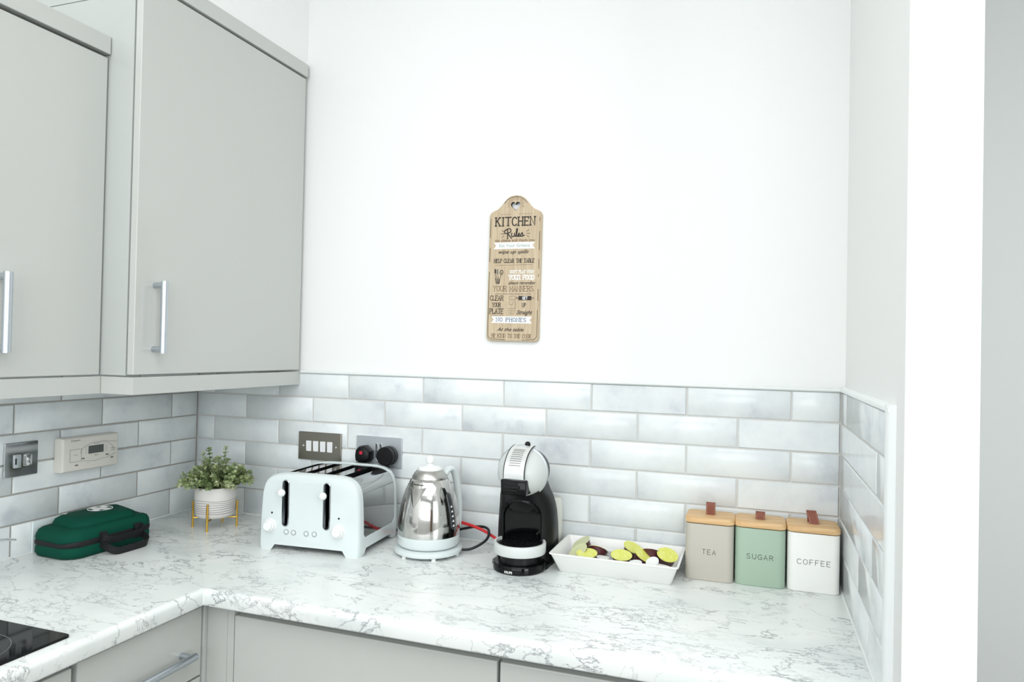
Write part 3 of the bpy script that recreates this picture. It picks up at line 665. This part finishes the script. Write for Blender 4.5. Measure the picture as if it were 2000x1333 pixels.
# lever slots
cb = bmesh.new()
SLOTS = ((-.0700, .070, .1900), (.0540, .070, .1900))
def stadium(cx, z0, z1, w, n=8):
    r = w/2; return [(cx+r*math.cos(a), z1-r+r*math.sin(a)) for a in [k/n*PI for k in range(n+1)]] + [(cx-r*math.cos(a), z0+r-r*math.sin(a)) for a in [k/n*PI for k in range(n+1)]]
for cx, z0, z1 in SLOTS: prism(stadium(cx, z0, z1, .0150), 'y', yF-.01, yF+.024, bm=cb, mi=1)
cut(fp, cb)
for cx, z0, z1 in SLOTS:
    a, b = stadium(cx, z0-.0035, z1+.0035, .0215), stadium(cx, z0+.003, z1-.003, .0080)
    f = lambda P, y: [(u, y, v) for u, v in P]
    bm = loft([f(a, yF+.003), f(a, yF-.0012), f(stadium(cx, z0-.001, z1+.001, .0165), yF-.0020), f(stadium(cx, z0+.001, z1-.001, .0125), yF+.002), f(b, yF+.010), f(b, yF+.020)], cap=False); s = obj('slot_trim', bm, M['darkchrome'], t, angle=30); s['label'] = 'chrome slot surround'
    bm = tube([(cx, yF+.012, z1-.030), (cx, yF-.010, z1-.030)], .0022, 10); 
    for v in bm.verts: pass
    lv = obj('lever', bm, M['chrome'], t)
    bm = lathe([(.0105*math.sin(a), -.0105*math.cos(a)) for a in [.02+k/12*(PI-.04) for k in range(13)]], 24); xform(bm, Matrix.Translation((cx-.004, yF-.016, z1-.030)))
    obj('lever_knob', bm, M['plastic'], lv)
for s, x, z in ((-1, -.1165, .0665), (1, .0905, .0665)):
    bm = lathe([(.0190, 0), (.0190, .002), (.0165, .003), (.0160, .008), (.0155, .010), (.0125, .011), (.0120, .0165), (.0105, .018)], 40)
    box(bm, -.0018, .0018, .002, .0118, .010, .0190)
    xform(bm, Matrix.Rotation(PI/2, 4, 'X')); xform(bm, Matrix.Translation((x, yF+.001, z))); obj('dial', bm, M['plastic'], t)
for x, z in ((-.066, .0525), (-.0440, .0520), (-.0055, .0525), (.0190, .0530)):
    bm = lathe([(.0060, 0), (.0060, .0010), (.0050, .0012), (.0050, .0024), (.0042, .0028)], 24); xform(bm, Matrix.Rotation(PI/2, 4, 'X')); xform(bm, Matrix.Translation((x, yF+.0003, z)))
    b_ = obj('push_button', bm, M['enamel'], t)
    bm = lathe([(.0070, 0), (.0070, .0009), (.0061, .0010), (.0061, 0)], 24, cap=False); xform(bm, Matrix.Rotation(PI/2, 4, 'X')); xform(bm, Matrix.Translation((x, yF-.0001, z))); obj('ring', bm, M['line'], b_)
for x, z in ((-.1115, .1010), (.0905, .1010)):
    bm = xform(lathe([(.0026, 0), (.0026, .0008), (.001, .0012)], 16), Matrix.Rotation(PI/2, 4, 'X')); xform(bm, Matrix.Translation((x, yF, z))); obj('indicator', bm, M['black'], t)
# chrome wrap with toast slots
pr = tprof(TW-.005, TH-.0025); pr = pr + [(-(TW-.005)/2, .045), ((TW-.005)/2, .045)]
bm = loft([[(x, y, z) for x, z in pr] for y in (yF+.027, -.04, 0, .04, yB-.016)])
sh = obj('chrome_wrap', bm, [M['chromed'], M['black']], t, angle=40)
cb = bmesh.new()
for i in range(4): 
    cx = -.090+i*.060; box(cb, cx-.0140, cx+.0140, yF+.050, yB-.034, .07, TH+.03, mi=1)
cut(sh, cb)
for i in range(4):
    cx = -.090+i*.060
    for k in (-1, 1):
        bm = bmesh.new()
        tube([(cx+k*.009, yF+.055, TH-.022), (cx+k*.009, yB-.037, TH-.022)], .0011, 6, bm=bm)
        for j in range(9): y = yF+.062+j*.0155; tube([(cx+k*.009, y, TH-.02), (cx+k*.009, y, .08)], .0007, 6, bm=bm)
        obj('bread_guide', bm, M['steel2'], t)
# sill and rear panel
E2 = endcap(0, 0, TW-.002, TH+.001)
bm = loft([[(x, y, z) for x, z in E2] for y in (yB-.017, yB-.004)] + [[(x*.985, yB, .1+(z-.1)*.985 if z > .02 else z) for x, z in E2]]); obj('rear_panel', bm, M['enamel'], t, angle=40)
for s in (-1, 1):
    prf = [(yF+.026, .002), (yF+.034, .002), (yF+.046, .017), (yB-.040, .017), (yB-.030, .002), (yB-.012, .002), (yB-.012, .062), (yB-.030, .0465), (yF+.040, .0465), (yF+.026, .062)]
    bm = prism(prf, 'x', s*(TW/2-.012), s*(TW/2)); obj('side_sill', bm, M['enamel'], t, bevel=.001)
obj('base_plate', B(-TW/2+.012, TW/2-.012, yF+.02, yB-.015, .016, .045), M['black'], t)

# ------------------------------------------------------------------ kettle
t = thing('kettle', 'polished steel dome kettle with pale handle and round white lid knob', 'kettle', (.9500, -.1600, WT), 0)
ca = math.atan2(-1.9097+.16, 1.7845-.95)     # towards the camera
def ang(deg): return ca + math.radians(deg)  # + = to the camera's right is handled by caller
bs = lathe([(.080, .006), (.091, .008), (.0935, .013), (.0925, .018), (.086, .0215), (.070, .0225)], 72); 
base = obj('power_base', bs, M['enamel'], t, angle=50)
for k in range(6):
    a = ang(10+k*60); bm = lathe([(.006, 0), (.006, .008)], 16, cx=.082*math.cos(a), cy=.082*math.sin(a)); obj('foot', bm, M['plastic'], base)
obj('lower_ring', lathe([(.074, .0230), (.080, .0260), (.0835, .032), (.0845, .055)], 72), M['enamel'], t, angle=50)
KP = [(.0842, .055), (.0845, .065), (.0838, .082), (.0822, .100), (.0797, .118), (.0762, .136), (.0715, .154), (.0655, .172), (.0590, .187), (.0522, .199), (.0495, .203)]
def krad(z):
    for (r0, z0), (r1, z1) in zip(KP, KP[1:]):
        if z0 <= z <= z1: return r0+(r1-r0)*(z-z0)/(z1-z0)
    return KP[-1][0]
KP2 = [(krad(.0551+(.1479)*k/28), .0551+.1479*k/28) for k in range(29)]
obj('body', lathe(KP2, 96), M['steel'], t, angle=60)
obj('lid', lathe([(.0485, .2035), (.0488, .2050), (.0460, .2110), (.0420, .2175), (.0370, .2235), (.0340, .2260)], 72), M['steel2'], t, angle=60)
obj('lid_cap', lathe([(.0340, .2262), (.0345, .2300), (.0290, .2345), (.0170, .2365), (.0095, .2385), (.0085, .2420)], 48), M['plastic'], t, angle=60)
bm = lathe([(.0125*math.sin(a), .2520-.0125*math.cos(a)) for a in [.3+k/12*(PI-.32) for k in range(13)]], 32); obj('lid_knob', bm, M['plastic'], t)
# spout
sa = ang(-33)
def kp(a, z, off=0): r = krad(z)+off; return Vector((r*math.cos(a), r*math.sin(a), z))
rows_ = []
for k in range(8):
    s = k/7; z = .187-.052*s; half_ = .42*(1-s)+.01; o_ = .022*(1-s)**1.1+.0008
    rows_.append([kp(sa+half_*j, z, o_*(1-abs(j))**.9+.0003) for j in (-1, -.75, -.5, -.25, 0, .25, .5, .75, 1)])
bm = loft([[tuple(p) for p in r] for r in rows_], cap=False, closed=False)
obj('spout', bm, M['steel2'], t, angle=50)
bm = bmesh.new()
for k in range(6):
    a = sa-.24+k*.096; p = kp(a, .1925); nn = Vector((math.cos(a), math.sin(a), .55)).normalized()
    tube([p-nn*.001, p+nn*.0006], .0019, 10, bm=bm)
obj('vent_hole', bm, M['black'], t)
# gauge
ga = ang(49)
gr = []
for k in range(16):
    s = k/15; z = .075+.098*s; hw_ = .0085*min(1, 4*math.sqrt(max(0, s*(1-s)))+.05); r = krad(z); gr.append([kp(ga+j*hw_/r-.06*(s-.5), z, .0012) for j in (-1, -.5, 0, .5, 1)])
bm = loft([[tuple(p) for p in r] for r in gr], cap=False, closed=False); g_ = obj('water_gauge', bm, M['gauge'], t)
sol = g_.modifiers.new('s', 'SOLIDIFY'); sol.thickness = .002; sol.offset = -1
bm = bmesh.new()
for k in range(5):
    z = .085+k*.0125; a = ga-.06*((z-.075)/.098-.5); p = kp(a-.04, z, .0018); q = kp(a+.045, z, .0018); tube([p, q], .0009, 6, bm=bm); tube([kp(a, z-.002, .0018), kp(a+.01, z+.0035, .0018)], .0010, 6, bm=bm)
obj('level_marks', bm, M['whiteprint'], g_)
# handle
ha = ang(130); hd = Vector((math.cos(ha), math.sin(ha), 0)); side = Vector((-math.sin(ha), math.cos(ha), 0))
hp = smoothpath([hd*.050+Vector((0, 0, .206)), hd*.064+Vector((0, 0, .219)), hd*.080+Vector((0, 0, .219)), hd*.093+Vector((0, 0, .200)), hd*.101+Vector((0, 0, .168)), hd*.107+Vector((0, 0, .125)), hd*.108+Vector((0, 0, .085)), hd*.103+Vector((0, 0, .058)), hd*.080+Vector((0, 0, .050))], 6)
rings = []
for i, p in enumerate(hp):
    d = (hp[min(i+1, len(hp)-1)]-hp[max(i-1, 0)]).normalized(); nn = d.cross(side).normalized(); w = .0125; th = .0085
    rings.append([tuple(p+side*w*math.cos(a)+nn*th*math.sin(a)) for a in [2*PI*k/16 for k in range(16)]])
hnd = obj('handle', loft(rings), M['enamel'], t, angle=60)
bm = lathe([(.008, 0), (.0085, .006), (.006, .010)], 20); xform(bm, Matrix.Rotation(PI/2, 4, 'Y')); 
o = obj('power_switch', bm, M['plastic'], hnd); o.location = hd*.060+Vector((0, 0, .206)); o.rotation_euler = (0, 0, ha+PI)

# ------------------------------------------------------------------ coffee machine
t = thing('coffee_machine', 'black and silver capsule coffee machine with round head and drip tray', 'coffee machine', (1.2240, -.1950, WT), 0)
lg = lathe([(.064, 0), (.067, .003), (.067, .017), (.065, .0205), (.052, .0215)], 72); dg_ = obj('base', lg, M['blackg'], t, angle=40)
obj('pedestal', lathe([(.050, .0215), (.048, .045)], 48), M['black'], t, angle=50)
# shell of the body
def sect(z, w, y0, y1, r): return [(x, y, z) for x, y in rrect(w, y1-y0, r, 7, -.006, (y0+y1)/2)]
bl = [(0, .154, .030, .150, .035), (.02, .156, .030, .150, .04), (.06, .156, .028, .150, .045), (.10, .156, .026, .148, .05), (.135, .154, .024, .144, .055), (.155, .149, .020, .138, .055), (.175, .138, .010, .130, .05), (.190, .122, .000, .124, .045), (.205, .110, -.010, .120, .04), (.225, .102, -.012, .112, .04)]
b_ = obj('body', loft([sect(*l) for l in bl]), M['black'], t, angle=60)
obj('foot_plate', rbox(.150, .150, .03, [(0, 0), (.008, 0), (.010, .004)], -.006, .070), M['black'], b_, angle=50)
# glossy arch
arch = [(-.053, .045)] + [(-.053+.0*k, .045+.07*k/4) for k in range(1, 5)] + [(.053*math.cos(a), .128+.046*math.sin(a)) for a in [PI-k/16*PI for k in range(17)]] + [(.053, .045+.07*k/4) for k in (4, 3, 2, 1)] + [(.053, .045)]
arch = [(x-.005, z) for x, z in arch]
bm = loft([[(x, .030, z) for x, z in arch], [(x, .0245-.010*(z/.16)**2, z) for x, z in arch], [(x*.90, .0235-.010*(z/.16)**2, .045+(z-.045)*.95) for x, z in arch], [(x*.86, .0265-.004*(z/.16)**2, .045+(z-.045)*.93) for x, z in arch]]); obj('front_recess', bm, M['blackg'], b_, angle=40)
bm = bmesh.new()
for k in range(3): tube([(.036+.003*k, .0245, .085+.004*k), (.0395+.002*k, .0245, .086+.004*k)], .0006, 6, bm=bm)
obj('cup_symbol', bm, M['print'], b_)
# water tank behind
obj('water_tank', rbox(.146, .052, .022, [(0.004, .004), (.008, 0), (.150, .002), (.158, .008)], -.002, .152), M['tank'], t, angle=50)
# head
HC = Vector((-.002, .030, .2440)); 
def ell(rx, ry, rz, y0, y1, n=48, m=18, bm=None):
    rg = []
    for k in range(m+1):
        yy = y0+(y1-y0)*k/m; s = math.sqrt(max(0, 1-(yy/ry)**2)); s = max(s, .02)
        rg.append([(HC.x+rx*s*math.cos(2*PI*i/n), HC.y+yy, HC.z+rz*s*math.sin(2*PI*i/n)) for i in range(n)])
    return loft(rg, bm=bm)
obj('rear_shell', ell(.0640, .095, .0600, -.020, .080), M['black'], t, angle=60)
hs = obj('head_shell', ell(.0680, .082, .0645, -.0815, -.012), M['silver'], t, angle=60)
bm = xform(lathe([(.0675, -.006), (.0684, -.003), (.0684, .002), (.0660, .004)], 64), Matrix.Rotation(PI/2, 4, 'X')); xform(bm, Matrix.Translation((HC.x, HC.y-.012, HC.z))); obj('head_ring', bm, M['satin'], t, angle=60)
# lever strip over the head
rg = []; rg2 = []
for k in range(17):
    a = math.radians(-6+k*6.4); y = -.0865*math.cos(a); z = .0675*math.sin(a)
    rg.append([(HC.x+x, HC.y+y-.0*abs(x), HC.z+z-abs(x)**2*2) for x in (-.026, -.024, -.012, 0, .012, .024, .026)])
    rg2.append([(HC.x+x, HC.y+y*.90, HC.z+z*.90) for x in (-.026, -.024, -.012, 0, .012, .024, .026)])
rings = [a + b[::-1] for a, b in zip(rg, rg2)]
lvr = obj('locking_lever', loft(rings), M['silver2'], t, angle=50)
bm = bmesh.new()
for k in range(9):
    a = math.radians(22+k*5); tube([(HC.x-.015, HC.y-.0872*math.cos(a), HC.z+.0684*math.sin(a)-.0004), (HC.x, HC.y-.0876*math.cos(a), HC.z+.0688*math.sin(a)), (HC.x+.015, HC.y-.0872*math.cos(a), HC.z+.0684*math.sin(a)-.0004)], .0006, 6, bm=bm)
obj('groove', bm, M['line'], lvr)
for s in (-1, 1):
    pts = [(HC.x+s*.0275, HC.y-.0845*math.cos(a), HC.z+.0655*math.sin(a)) for a in [math.radians(-6+k*7.5) for k in range(14)]]
    obj('seam', tube(pts, .0013, 6), M['dark'], lvr)
bm = lathe([(.0075*math.sin(a), -.0075*math.cos(a)) for a in [.05+k/10*(PI-.1) for k in range(11)]], 20); xform(bm, Matrix.Translation((HC.x+.010, HC.y-.006, HC.z+.0700))); obj('lever_tip', bm, M['black'], lvr)
# capsule holder
bm = rbox(.068, .060, .006, [(-.022, .006), (-.020, .001), (.014, 0), (.017, .002)]); xform(bm, Matrix.Translation((HC.x-.001, HC.y-.056, HC.z-.0275))); ch = obj('capsule_holder', bm, M['blackg'], t, angle=40)
bm = tube([(HC.x-.022, HC.y-.088, HC.z-.0275), (HC.x+.016, HC.y-.088, HC.z-.0275)], .0035, 10); tube([(HC.x-.016, HC.y-.088, HC.z-.0355), (HC.x+.012, HC.y-.088, HC.z-.0355)], .0018, 8, bm=bm); obj('grip', bm, M['black'], ch)
# drip tray: white ring with black grille, flat at the back
def dshape(r, yb, n=40):
    a0 = math.asin(yb/r) ; return [(r*math.cos(a), r*math.sin(a)) for a in [PI-a0+k/n*(PI+2*a0) for k in range(n+1)]]
D1, D2 = dshape(.0672, .042), dshape(.0605, .037)
f = lambda P, z: [(x, y, z) for x, y in P]
bm = loft([f(dshape(.066, .041), .043), f(D1, .046), f(D1, .067), f(dshape(.066, .0412), .0695), f(D2, .0695), f(D2, .055)], cap=True); dt = obj('drip_tray', bm, M['silver'], t, angle=40)
bm = loft([f(dshape(.0600, .0365), .056), f(dshape(.0600, .0365), .0625)])
for k in range(9):
    for j in range(-5, 6):
        x = j*.010; y = -.045+k*.0095
        if x*x+y*y < .053**2 and y < .034: box(bm, x-.0018, x+.0018, y-.0030, y+.0030, .0620, .0640)
obj('grille', bm, M['black'], dt, angle=40)
# maker's mark on the base
b2 = bmesh.new(); fonttext(b2, 'KRUPS', 0, 0, .0085, .021, 0, bold=.02)
for v in b2.verts:
    a = math.radians(-96)+v.co.x/.0674; v.co = Vector((.0674*math.cos(a), .0674*math.sin(a), v.co.z+.0045))
obj('logo', b2, M['whiteprint'], dg_)

# ------------------------------------------------------------------ tray with capsules
t = thing('serving_tray', 'white rectangular serving tray with flared sides, full of coffee capsules', 'tray', (1.4640, -.1095, WT), 0)
def tr(w, d, z, cy=0): return [(x, y+cy, z) for x, y in rrect(w, d, .006, 4)]
bm = loft([tr(.274, .138, 0, .0), tr(.278, .142, .0015), tr(.311, .190, .049, -.004), tr(.317, .196, .0495, -.004), tr(.3175, .1965, .0525, -.004), tr(.308, .187, .0525, -.004), tr(.272, .137, .004), tr(.268, .132, .0035)])
obj('body', bm, M['tray'], t, angle=30)
def capsule(name, label, grp, loc, rot, lidm, bodym, r=.0265, hgt=.030, cat='coffee capsule'):
    e = thing(name, label, cat, loc, 0, grp); e.rotation_euler = rot
    b1 = lathe([(r*.45, -hgt*1.0), (r*.62, -hgt*.93), (r*.70, -hgt*.8), (r*.86, -.0045), (r*.98, -.0016), (r, -.0010)], 36); obj('cup', b1, bodym, e, angle=40)
    b2_ = lathe([(r, -.0010), (r*1.005, .0003), (r*.96, .0008), (r*.90, .0004), (r*.3, .0010), (.0002, .0012)], 36); obj('foil_lid', b2_, lidm, e, angle=40)
    return e
TX, TY = 1.4640, -.1095
def cap(k, label, dx, dy, z, rx, ry, lidm, bodym, **kw):
    nm = kw.pop('nm', 'coffee_capsule')
    return capsule(nm, label, kw.pop('grp', 'coffee capsules in the white tray'), (TX+dx, TY+dy, WT+z), (math.radians(rx), math.radians(ry), 0), M[lidm], M[bodym], **kw)
cap('A', 'pale green lidded capsule tilted up at the left end of the tray, topmost there', -.106, .024, .053, 14, -30, 'pale', 'podb')
cap('B', 'pale green lidded capsule leaning under another at the left end of the tray', -.101, -.030, .046, 24, -30, 'pale', 'podk')
cap('C', 'bright lime lidded capsule at the front left of the tray', -0.074, -0.046, 0.047, 12, 0, 'lime', 'podb')
cap('D', 'brown capsule lying on its side left of the plain white lidded one', -.056, .004, .044, -38, 6, 'pale', 'podb')
cap('E', 'white lidded capsule behind the middle of the tray', -0.022, 0.024, 0.044, -4, 3, 'podw', 'podw')
cap('F', 'lime lidded capsule at the front centre of the tray beside white creamers', 0.012, -0.034, 0.049, 14, 4, 'lime', 'podb')
cap('G', 'long tilted lime lidded capsule leaning over the middle of the tray, the rear of two', 0.03, 0.04, 0.05, 10, 24, 'lime', 'podb')
cap('H', 'lime lidded capsule tilted right of centre in the tray, leaning on the one behind', 0.066, -0.012, 0.049, 10, 30, 'lime', 'podb')
cap('I', 'dark plum capsule cup showing behind the white creamers at the right', .079, .022, .050, -32, 0, 'podw', 'podb')
cap('J', 'bright lime lidded capsule at the right end of the tray', .121, 0.006, 0.051, 22, 14, 'lime', 'podb')
for lab, dx, dy, z, rx, ry in (('small white creamer pot at the front left of centre in the tray', -.032, -.048, .0420, -6, 5), ('small white creamer pot right of the front centre lime capsule', .050, -.056, .0400, 8, -6),
                               ('small white creamer pot with peeled tip at the front right of the tray', .090, -.046, .0440, 30, -18), ('small white creamer pot in the front right corner of the tray', .118, -.054, .0400, -10, 6)):
    cap('c', lab, dx, dy, z, rx, ry, 'podw', 'podw', nm='creamer_pot', grp='white creamer pots in the tray', r=.0165, hgt=.018, cat='creamer pot')

# ------------------------------------------------------------------ canisters
def canister(x, yf, w, m, text, label, tw, strap_pts, lean=0):
    dpt = .100; t = thing('storage_canister', label, 'canister', (x, yf+dpt/2, WT), 0, None)
    b = obj('body', rbox(w, dpt, .016, [(0, .002), (.002, .0), (.136, 0), (.138, .001)]), m, t, angle=40)
    obj('lid', rbox(w+.003, dpt+.002, .018, [(.1395, .002), (.141, 0), (.150, 0), (.1525, .002), (.153, .004)]), M['bamboo'], t, angle=40)
    s = obj('strap', strap(smoothpath([(a, b_, c) for a, b_, c in strap_pts], 5), .022, .0022, (1, 0, lean)), M['leather'], t, angle=40)
    bm = bmesh.new()
    for k in (-1, 1): tube([(p[0]+k*.0090, p[1]-.0013, p[2]+k*.009*lean) for p in strap_pts[:len(strap_pts)//2+1]], .0004, 5, bm=bm)
    obj('stitching', bm, M['stitch'], s)
    bm = bmesh.new(); letter(bm, text, 0, .0655, .0118, .0009, tw, 2.3, t=.0003); xform(bm, Matrix.Translation((0, -dpt/2-.0001, 0))); obj('lettering', bm, M['darkprint'], t)
    return t
canister(1.6855, -.1130, .1150, M['greytin'], 'TEA', 'taupe tin canister lettered TEA with bamboo lid and leather tab', .032, [(0, -.004, .1525), (0, -.004, .165), (0, -.003, .179), (0, 0, .183), (0, .003, .179), (0, .004, .165), (0, .004, .1525)])
canister(1.8035, -.1080, .1150, M['greentin'], 'SUGAR', 'sage green tin canister lettered SUGAR with bamboo lid', .060, [(0, -.012, .1535), (0, -.011, .162), (0, -.008, .1685), (0, 0, .170), (0, .010, .166), (0, .016, .159), (0, .018, .1535)])
canister(1.9228, -.1055, .1150, M['whitetin'], 'COFFEE', 'white tin canister lettered COFFEE in the right corner, with bamboo lid', .072, [(.004, -.010, .1525), (.002, -.006, .163), (-.002, .002, .177), (-.003, .008, .181), (-.002, .013, .177), (0, .014, .165), (.0, .014, .1525)], 0)

# ------------------------------------------------------------------ plant on gold stand
PX, PY = .2360, -.1700
t = thing('plant_stand', 'gold metal four-legged stand holding the white plant pot', 'plant stand', (PX, PY, WT))
fr = math.radians(-68)
for k in range(4):
    a = fr+k*PI/2+(.12 if k % 2 else 0); c, s = math.cos(a), math.sin(a)
    bm = tube([(.0635*c, .0635*s, .002), (.0635*c, .0635*s, .080)], .0031, 12); obj('leg', bm, M['gold'], t)
    bm = lathe([(.0036, 0), (.0036, .003)], 12, cx=.0635*c, cy=.0635*s); obj('foot_cap', bm, M['gold'], t)
bm = bmesh.new()
for k in range(2):
    a = fr+k*PI/2+(.12 if k % 2 else 0); c, s = math.cos(a), math.sin(a); tube([(-.0635*c, -.0635*s, .029), (.0635*c, .0635*s, .029)], .0024, 10, bm=bm)
obj('cross_bar', bm, M['gold'], t)
t = thing('potted_plant', 'small variegated green plant in a ribbed white pot', 'potted plant', (PX, PY, WT+.0318))
prof = [(.046, .0), (.053, .003), (.0575, .012)] 
obj('pot', lathe([(.040, 0), (.050, .0025), (.0560, .010), (.0585, .022), (.0592, .050), (.0592, .0920), (.0580, .0935), (.0560, .0925), (.0555, .080), (.0, .080)], 64, cap=False), M['pot'], t, angle=50)
bm = bmesh.new()
for k in range(7):
    z = .018+k*.0062; n = 64; rr = .0588 if z > .02 else .0578; rg = []
    P = [((rr+.0004)*math.cos(2*PI*i/n), (rr+.0004)*math.sin(2*PI*i/n), z+.0010*math.sin(3*2*PI*i/n+k)) for i in range(n)]
    R = []
    for i in range(n):
        a = 2*PI*i/n; c = Vector((math.cos(a), math.sin(a), 0)); R.append([tuple(Vector(P[i])+c*.0005*math.cos(b)+Vector((0, 0, .0006*math.sin(b)))) for b in (0, PI/2, PI, 1.5*PI)])
    loft(R, bm=bm, loop=True)
obj('groove_line', bm, M['line'], t)
obj('soil', lathe([(.0555, .0805), (.03, .083), (.0001, .084)], 32, cap=False), M['soil'], t)
random.seed(21)
bm = bmesh.new(); st = bmesh.new(); vals = []
def leaf(p, d, size, shade):
    d = d.normalized(); s = d.cross(Vector((random.uniform(-.4, .4), random.uniform(-.4, .4), 1))).normalized(); nn = s.cross(d).normalized()
    L, w = size, size*.42
    P = [p, p+d*L*.3+s*w*.8, p+d*L*.7+s*w*.95+nn*L*.06, p+d*L, p+d*L*.7-s*w*.95+nn*L*.06, p+d*L*.3-s*w*.8]; mid = [p+d*L*.35-nn*L*.10, p+d*L*.7-nn*L*.06]
    V = [bm.verts.new(x) for x in P]; m1, m2 = bm.verts.new(mid[0]), bm.verts.new(mid[1])
    for q in ((V[0], V[1], m1), (V[1], V[2], m2, m1), (V[2], V[3], m2), (V[3], V[4], m2), (V[4], V[5], m1, m2), (V[5], V[0], m1)):
        bm.faces.new(q); vals.append((shade, shade, shade, 1))
stems = []
for k in range(62):
    a = k*2.399+random.uniform(-.3, .3); u = math.sqrt((k+.5)/62); tilt = u*1.22
    L = random.uniform(.066, .084)*(1+.22*(1-u)) + (.004 if u < .5 else .006*u)
    stems.append((a, tilt, L, .030*u))
stems += [(math.radians(165), .26, .124, .01), (math.radians(185), .34, .116, .01), (math.radians(20), .14, .130, .01), (math.radians(200), 1.12, .080, .03), (math.radians(215), 1.25, .080, .03), (math.radians(10), 1.0, .086, .03), (math.radians(25), 1.1, .084, .03)]
for a, tilt, L, r0 in stems:
    d = Vector((math.cos(a)*math.sin(tilt), math.sin(a)*math.sin(tilt), math.cos(tilt))); base = Vector((r0*math.cos(a), r0*math.sin(a), .082))
    end = base+d*L+Vector((0, 0, -.010*math.sin(tilt))); midp = base+d*L*.5+Vector((0, 0, .006))
    pts = smoothpath([base, midp, end], 5)
    tube(pts, .0008, 5, bm=st)
    sh0 = random.uniform(.15, .72)
    for j, p in enumerate(pts[2:]):
        s = (j+1)/len(pts[2:]); t_ = (pts[min(j+3, len(pts)-1)]-pts[j+1]).normalized()
        for q in range(3):
            az = q*2.1+j*1.1; o1 = t_.orthogonal().normalized(); o2 = t_.cross(o1)
            dd = t_*.55+(o1*math.cos(az)+o2*math.sin(az))*.9
            leaf(p, dd, random.uniform(.0125, .0180)*(1-.25*s), min(1, max(0, sh0+.45*s*random.random()+random.uniform(-.12, .12))))
    leaf(pts[-1], t_, .009, min(1, sh0+.4))
fo = obj('foliage', bm, M['leaf'], t, angle=80); randattr(fo, lambda i: vals[i] if i < len(vals) else (.4, .4, .4, 1))
obj('stems', st, M['stem'], t)

# ------------------------------------------------------------------ first aid bag
t = thing('first_aid_bag', 'dark green first aid bag with white cross and black straps on the left worktop', 'bag', (.0950, -.4640, WT), math.radians(-2))
BW, BL = .156, .262
def cush(levels, w, l, r, cx=0, cy=0, n=8): return loft([[(x, y, z+(.0035*math.sin(x*60)*math.cos(y*30) if k > 1 else 0)) for x, y in rrect(w*s, l*s2, r, n, cx, cy)] for k, (z, s, s2) in enumerate(levels)])
lo_ = obj('lower_shell', cush([(0, .86, .90), (.003, .95, .965), (.012, .99, .995), (.024, .985, .99), (.033, .96, .975)], BW, BL, .040), M['green'], t, angle=70)
up_s = obj('upper_shell', cush([(.040, .96, .975), (.048, .99, .995), (.058, .975, .985), (.068, .93, .955), (.073, .86, .91), (.074, .5, .6)], BW, BL, .040), M['green'], t, angle=70)
obj('zip', cush([(.0290, .955, .965), (.031, .990, .993), (.0365, 1.0, 1.0), (.042, .990, .993), (.0440, .955, .965)], BW, BL, .040), M['webbing'], t, angle=70)
bm = cush([(.066, 1.0, 1.0), (.076, .99, .99), (.086, .94, .95), (.092, .82, .86), (.0945, .60, .66), (.0950, .3, .35), (.0951, .05, .05)], BW*.84, BL*.72, .038, -.004, .004); pk = obj('front_pocket', bm, M['green'], t, angle=70)
# emblem lies on the pocket top
ex, ey, ez = -.010, .022, .0968
bm = lathe([(.0310, 0), (.0310, .0012), (.0288, .0012), (.0288, 0)], 56, cap=False, cx=ex, cy=ey)
cr = .0082; cl_ = .0245
pl = [(cr, cr), (cl_, cr), (cl_, -cr), (cr, -cr), (cr, -cl_), (-cr, -cl_), (-cr, -cr), (-cl_, -cr), (-cl_, cr), (-cr, cr), (-cr, cl_), (cr, cl_)]
ra = .35; pl = [(ex+x*math.cos(ra)-y*math.sin(ra), ey+x*math.sin(ra)+y*math.cos(ra)) for x, y in pl]
prism(pl, 'z', 0, .0012, bm=bm); xform(bm, Matrix.Translation((0, 0, ez))); em = obj('emblem', bm, M['whiteprint'], t, angle=30); em['label'] = 'white cross in a white ring'
# straps: two vertical tabs and carry handles on the room side (+x)
bx = BW/2
for yy in (-.038, .066):
    bm = strap(smoothpath([(bx-.046, yy, .0755), (bx-.022, yy, .0715), (bx-.004, yy, .058), (bx+.006, yy, .044), (bx+.004, yy, .030), (bx+.004, yy, .018)], 5), .021, .0025, (0, 1, 0)); obj('tab', bm, M['webbing'], t, angle=50)
def hloop(z0, drop, outx):
    return smoothpath([(bx+.003, -.046, z0), (bx+outx*.7, -.044, z0-drop*.6), (bx+outx, -.026, z0-drop), (bx+outx*1.05, .014, z0-drop*1.02), (bx+outx, .056, z0-drop), (bx+outx*.7, .072, z0-drop*.6), (bx+.003, .074, z0)], 7)
bm = strap(hloop(.030, .020, .046), .020, .0028, (.35, 0, 1)); o = obj('handle', bm, M['webbing'], t, angle=50)
bm = strap(hloop(.050, .014, .020), .020, .0028, (.2, 0, 1)); o = obj('handle', bm, M['webbing'], t, angle=50)
bm = B(-.060, -.046, -.052, -.036, .0865, .0925); obj('label_tag', bm, M['whiteprint'], t, bevel=.001)
t2 = obj('white_packet', rbox(.006, .085, .002, [(0, .001), (.002, 0), (.080, 0), (.082, .001)]), M['card'], angle=40); t2.location = (.0060, -.5320, WT)
tag(t2, 'pale white packet tucked behind the left end of the green bag', 'packet')
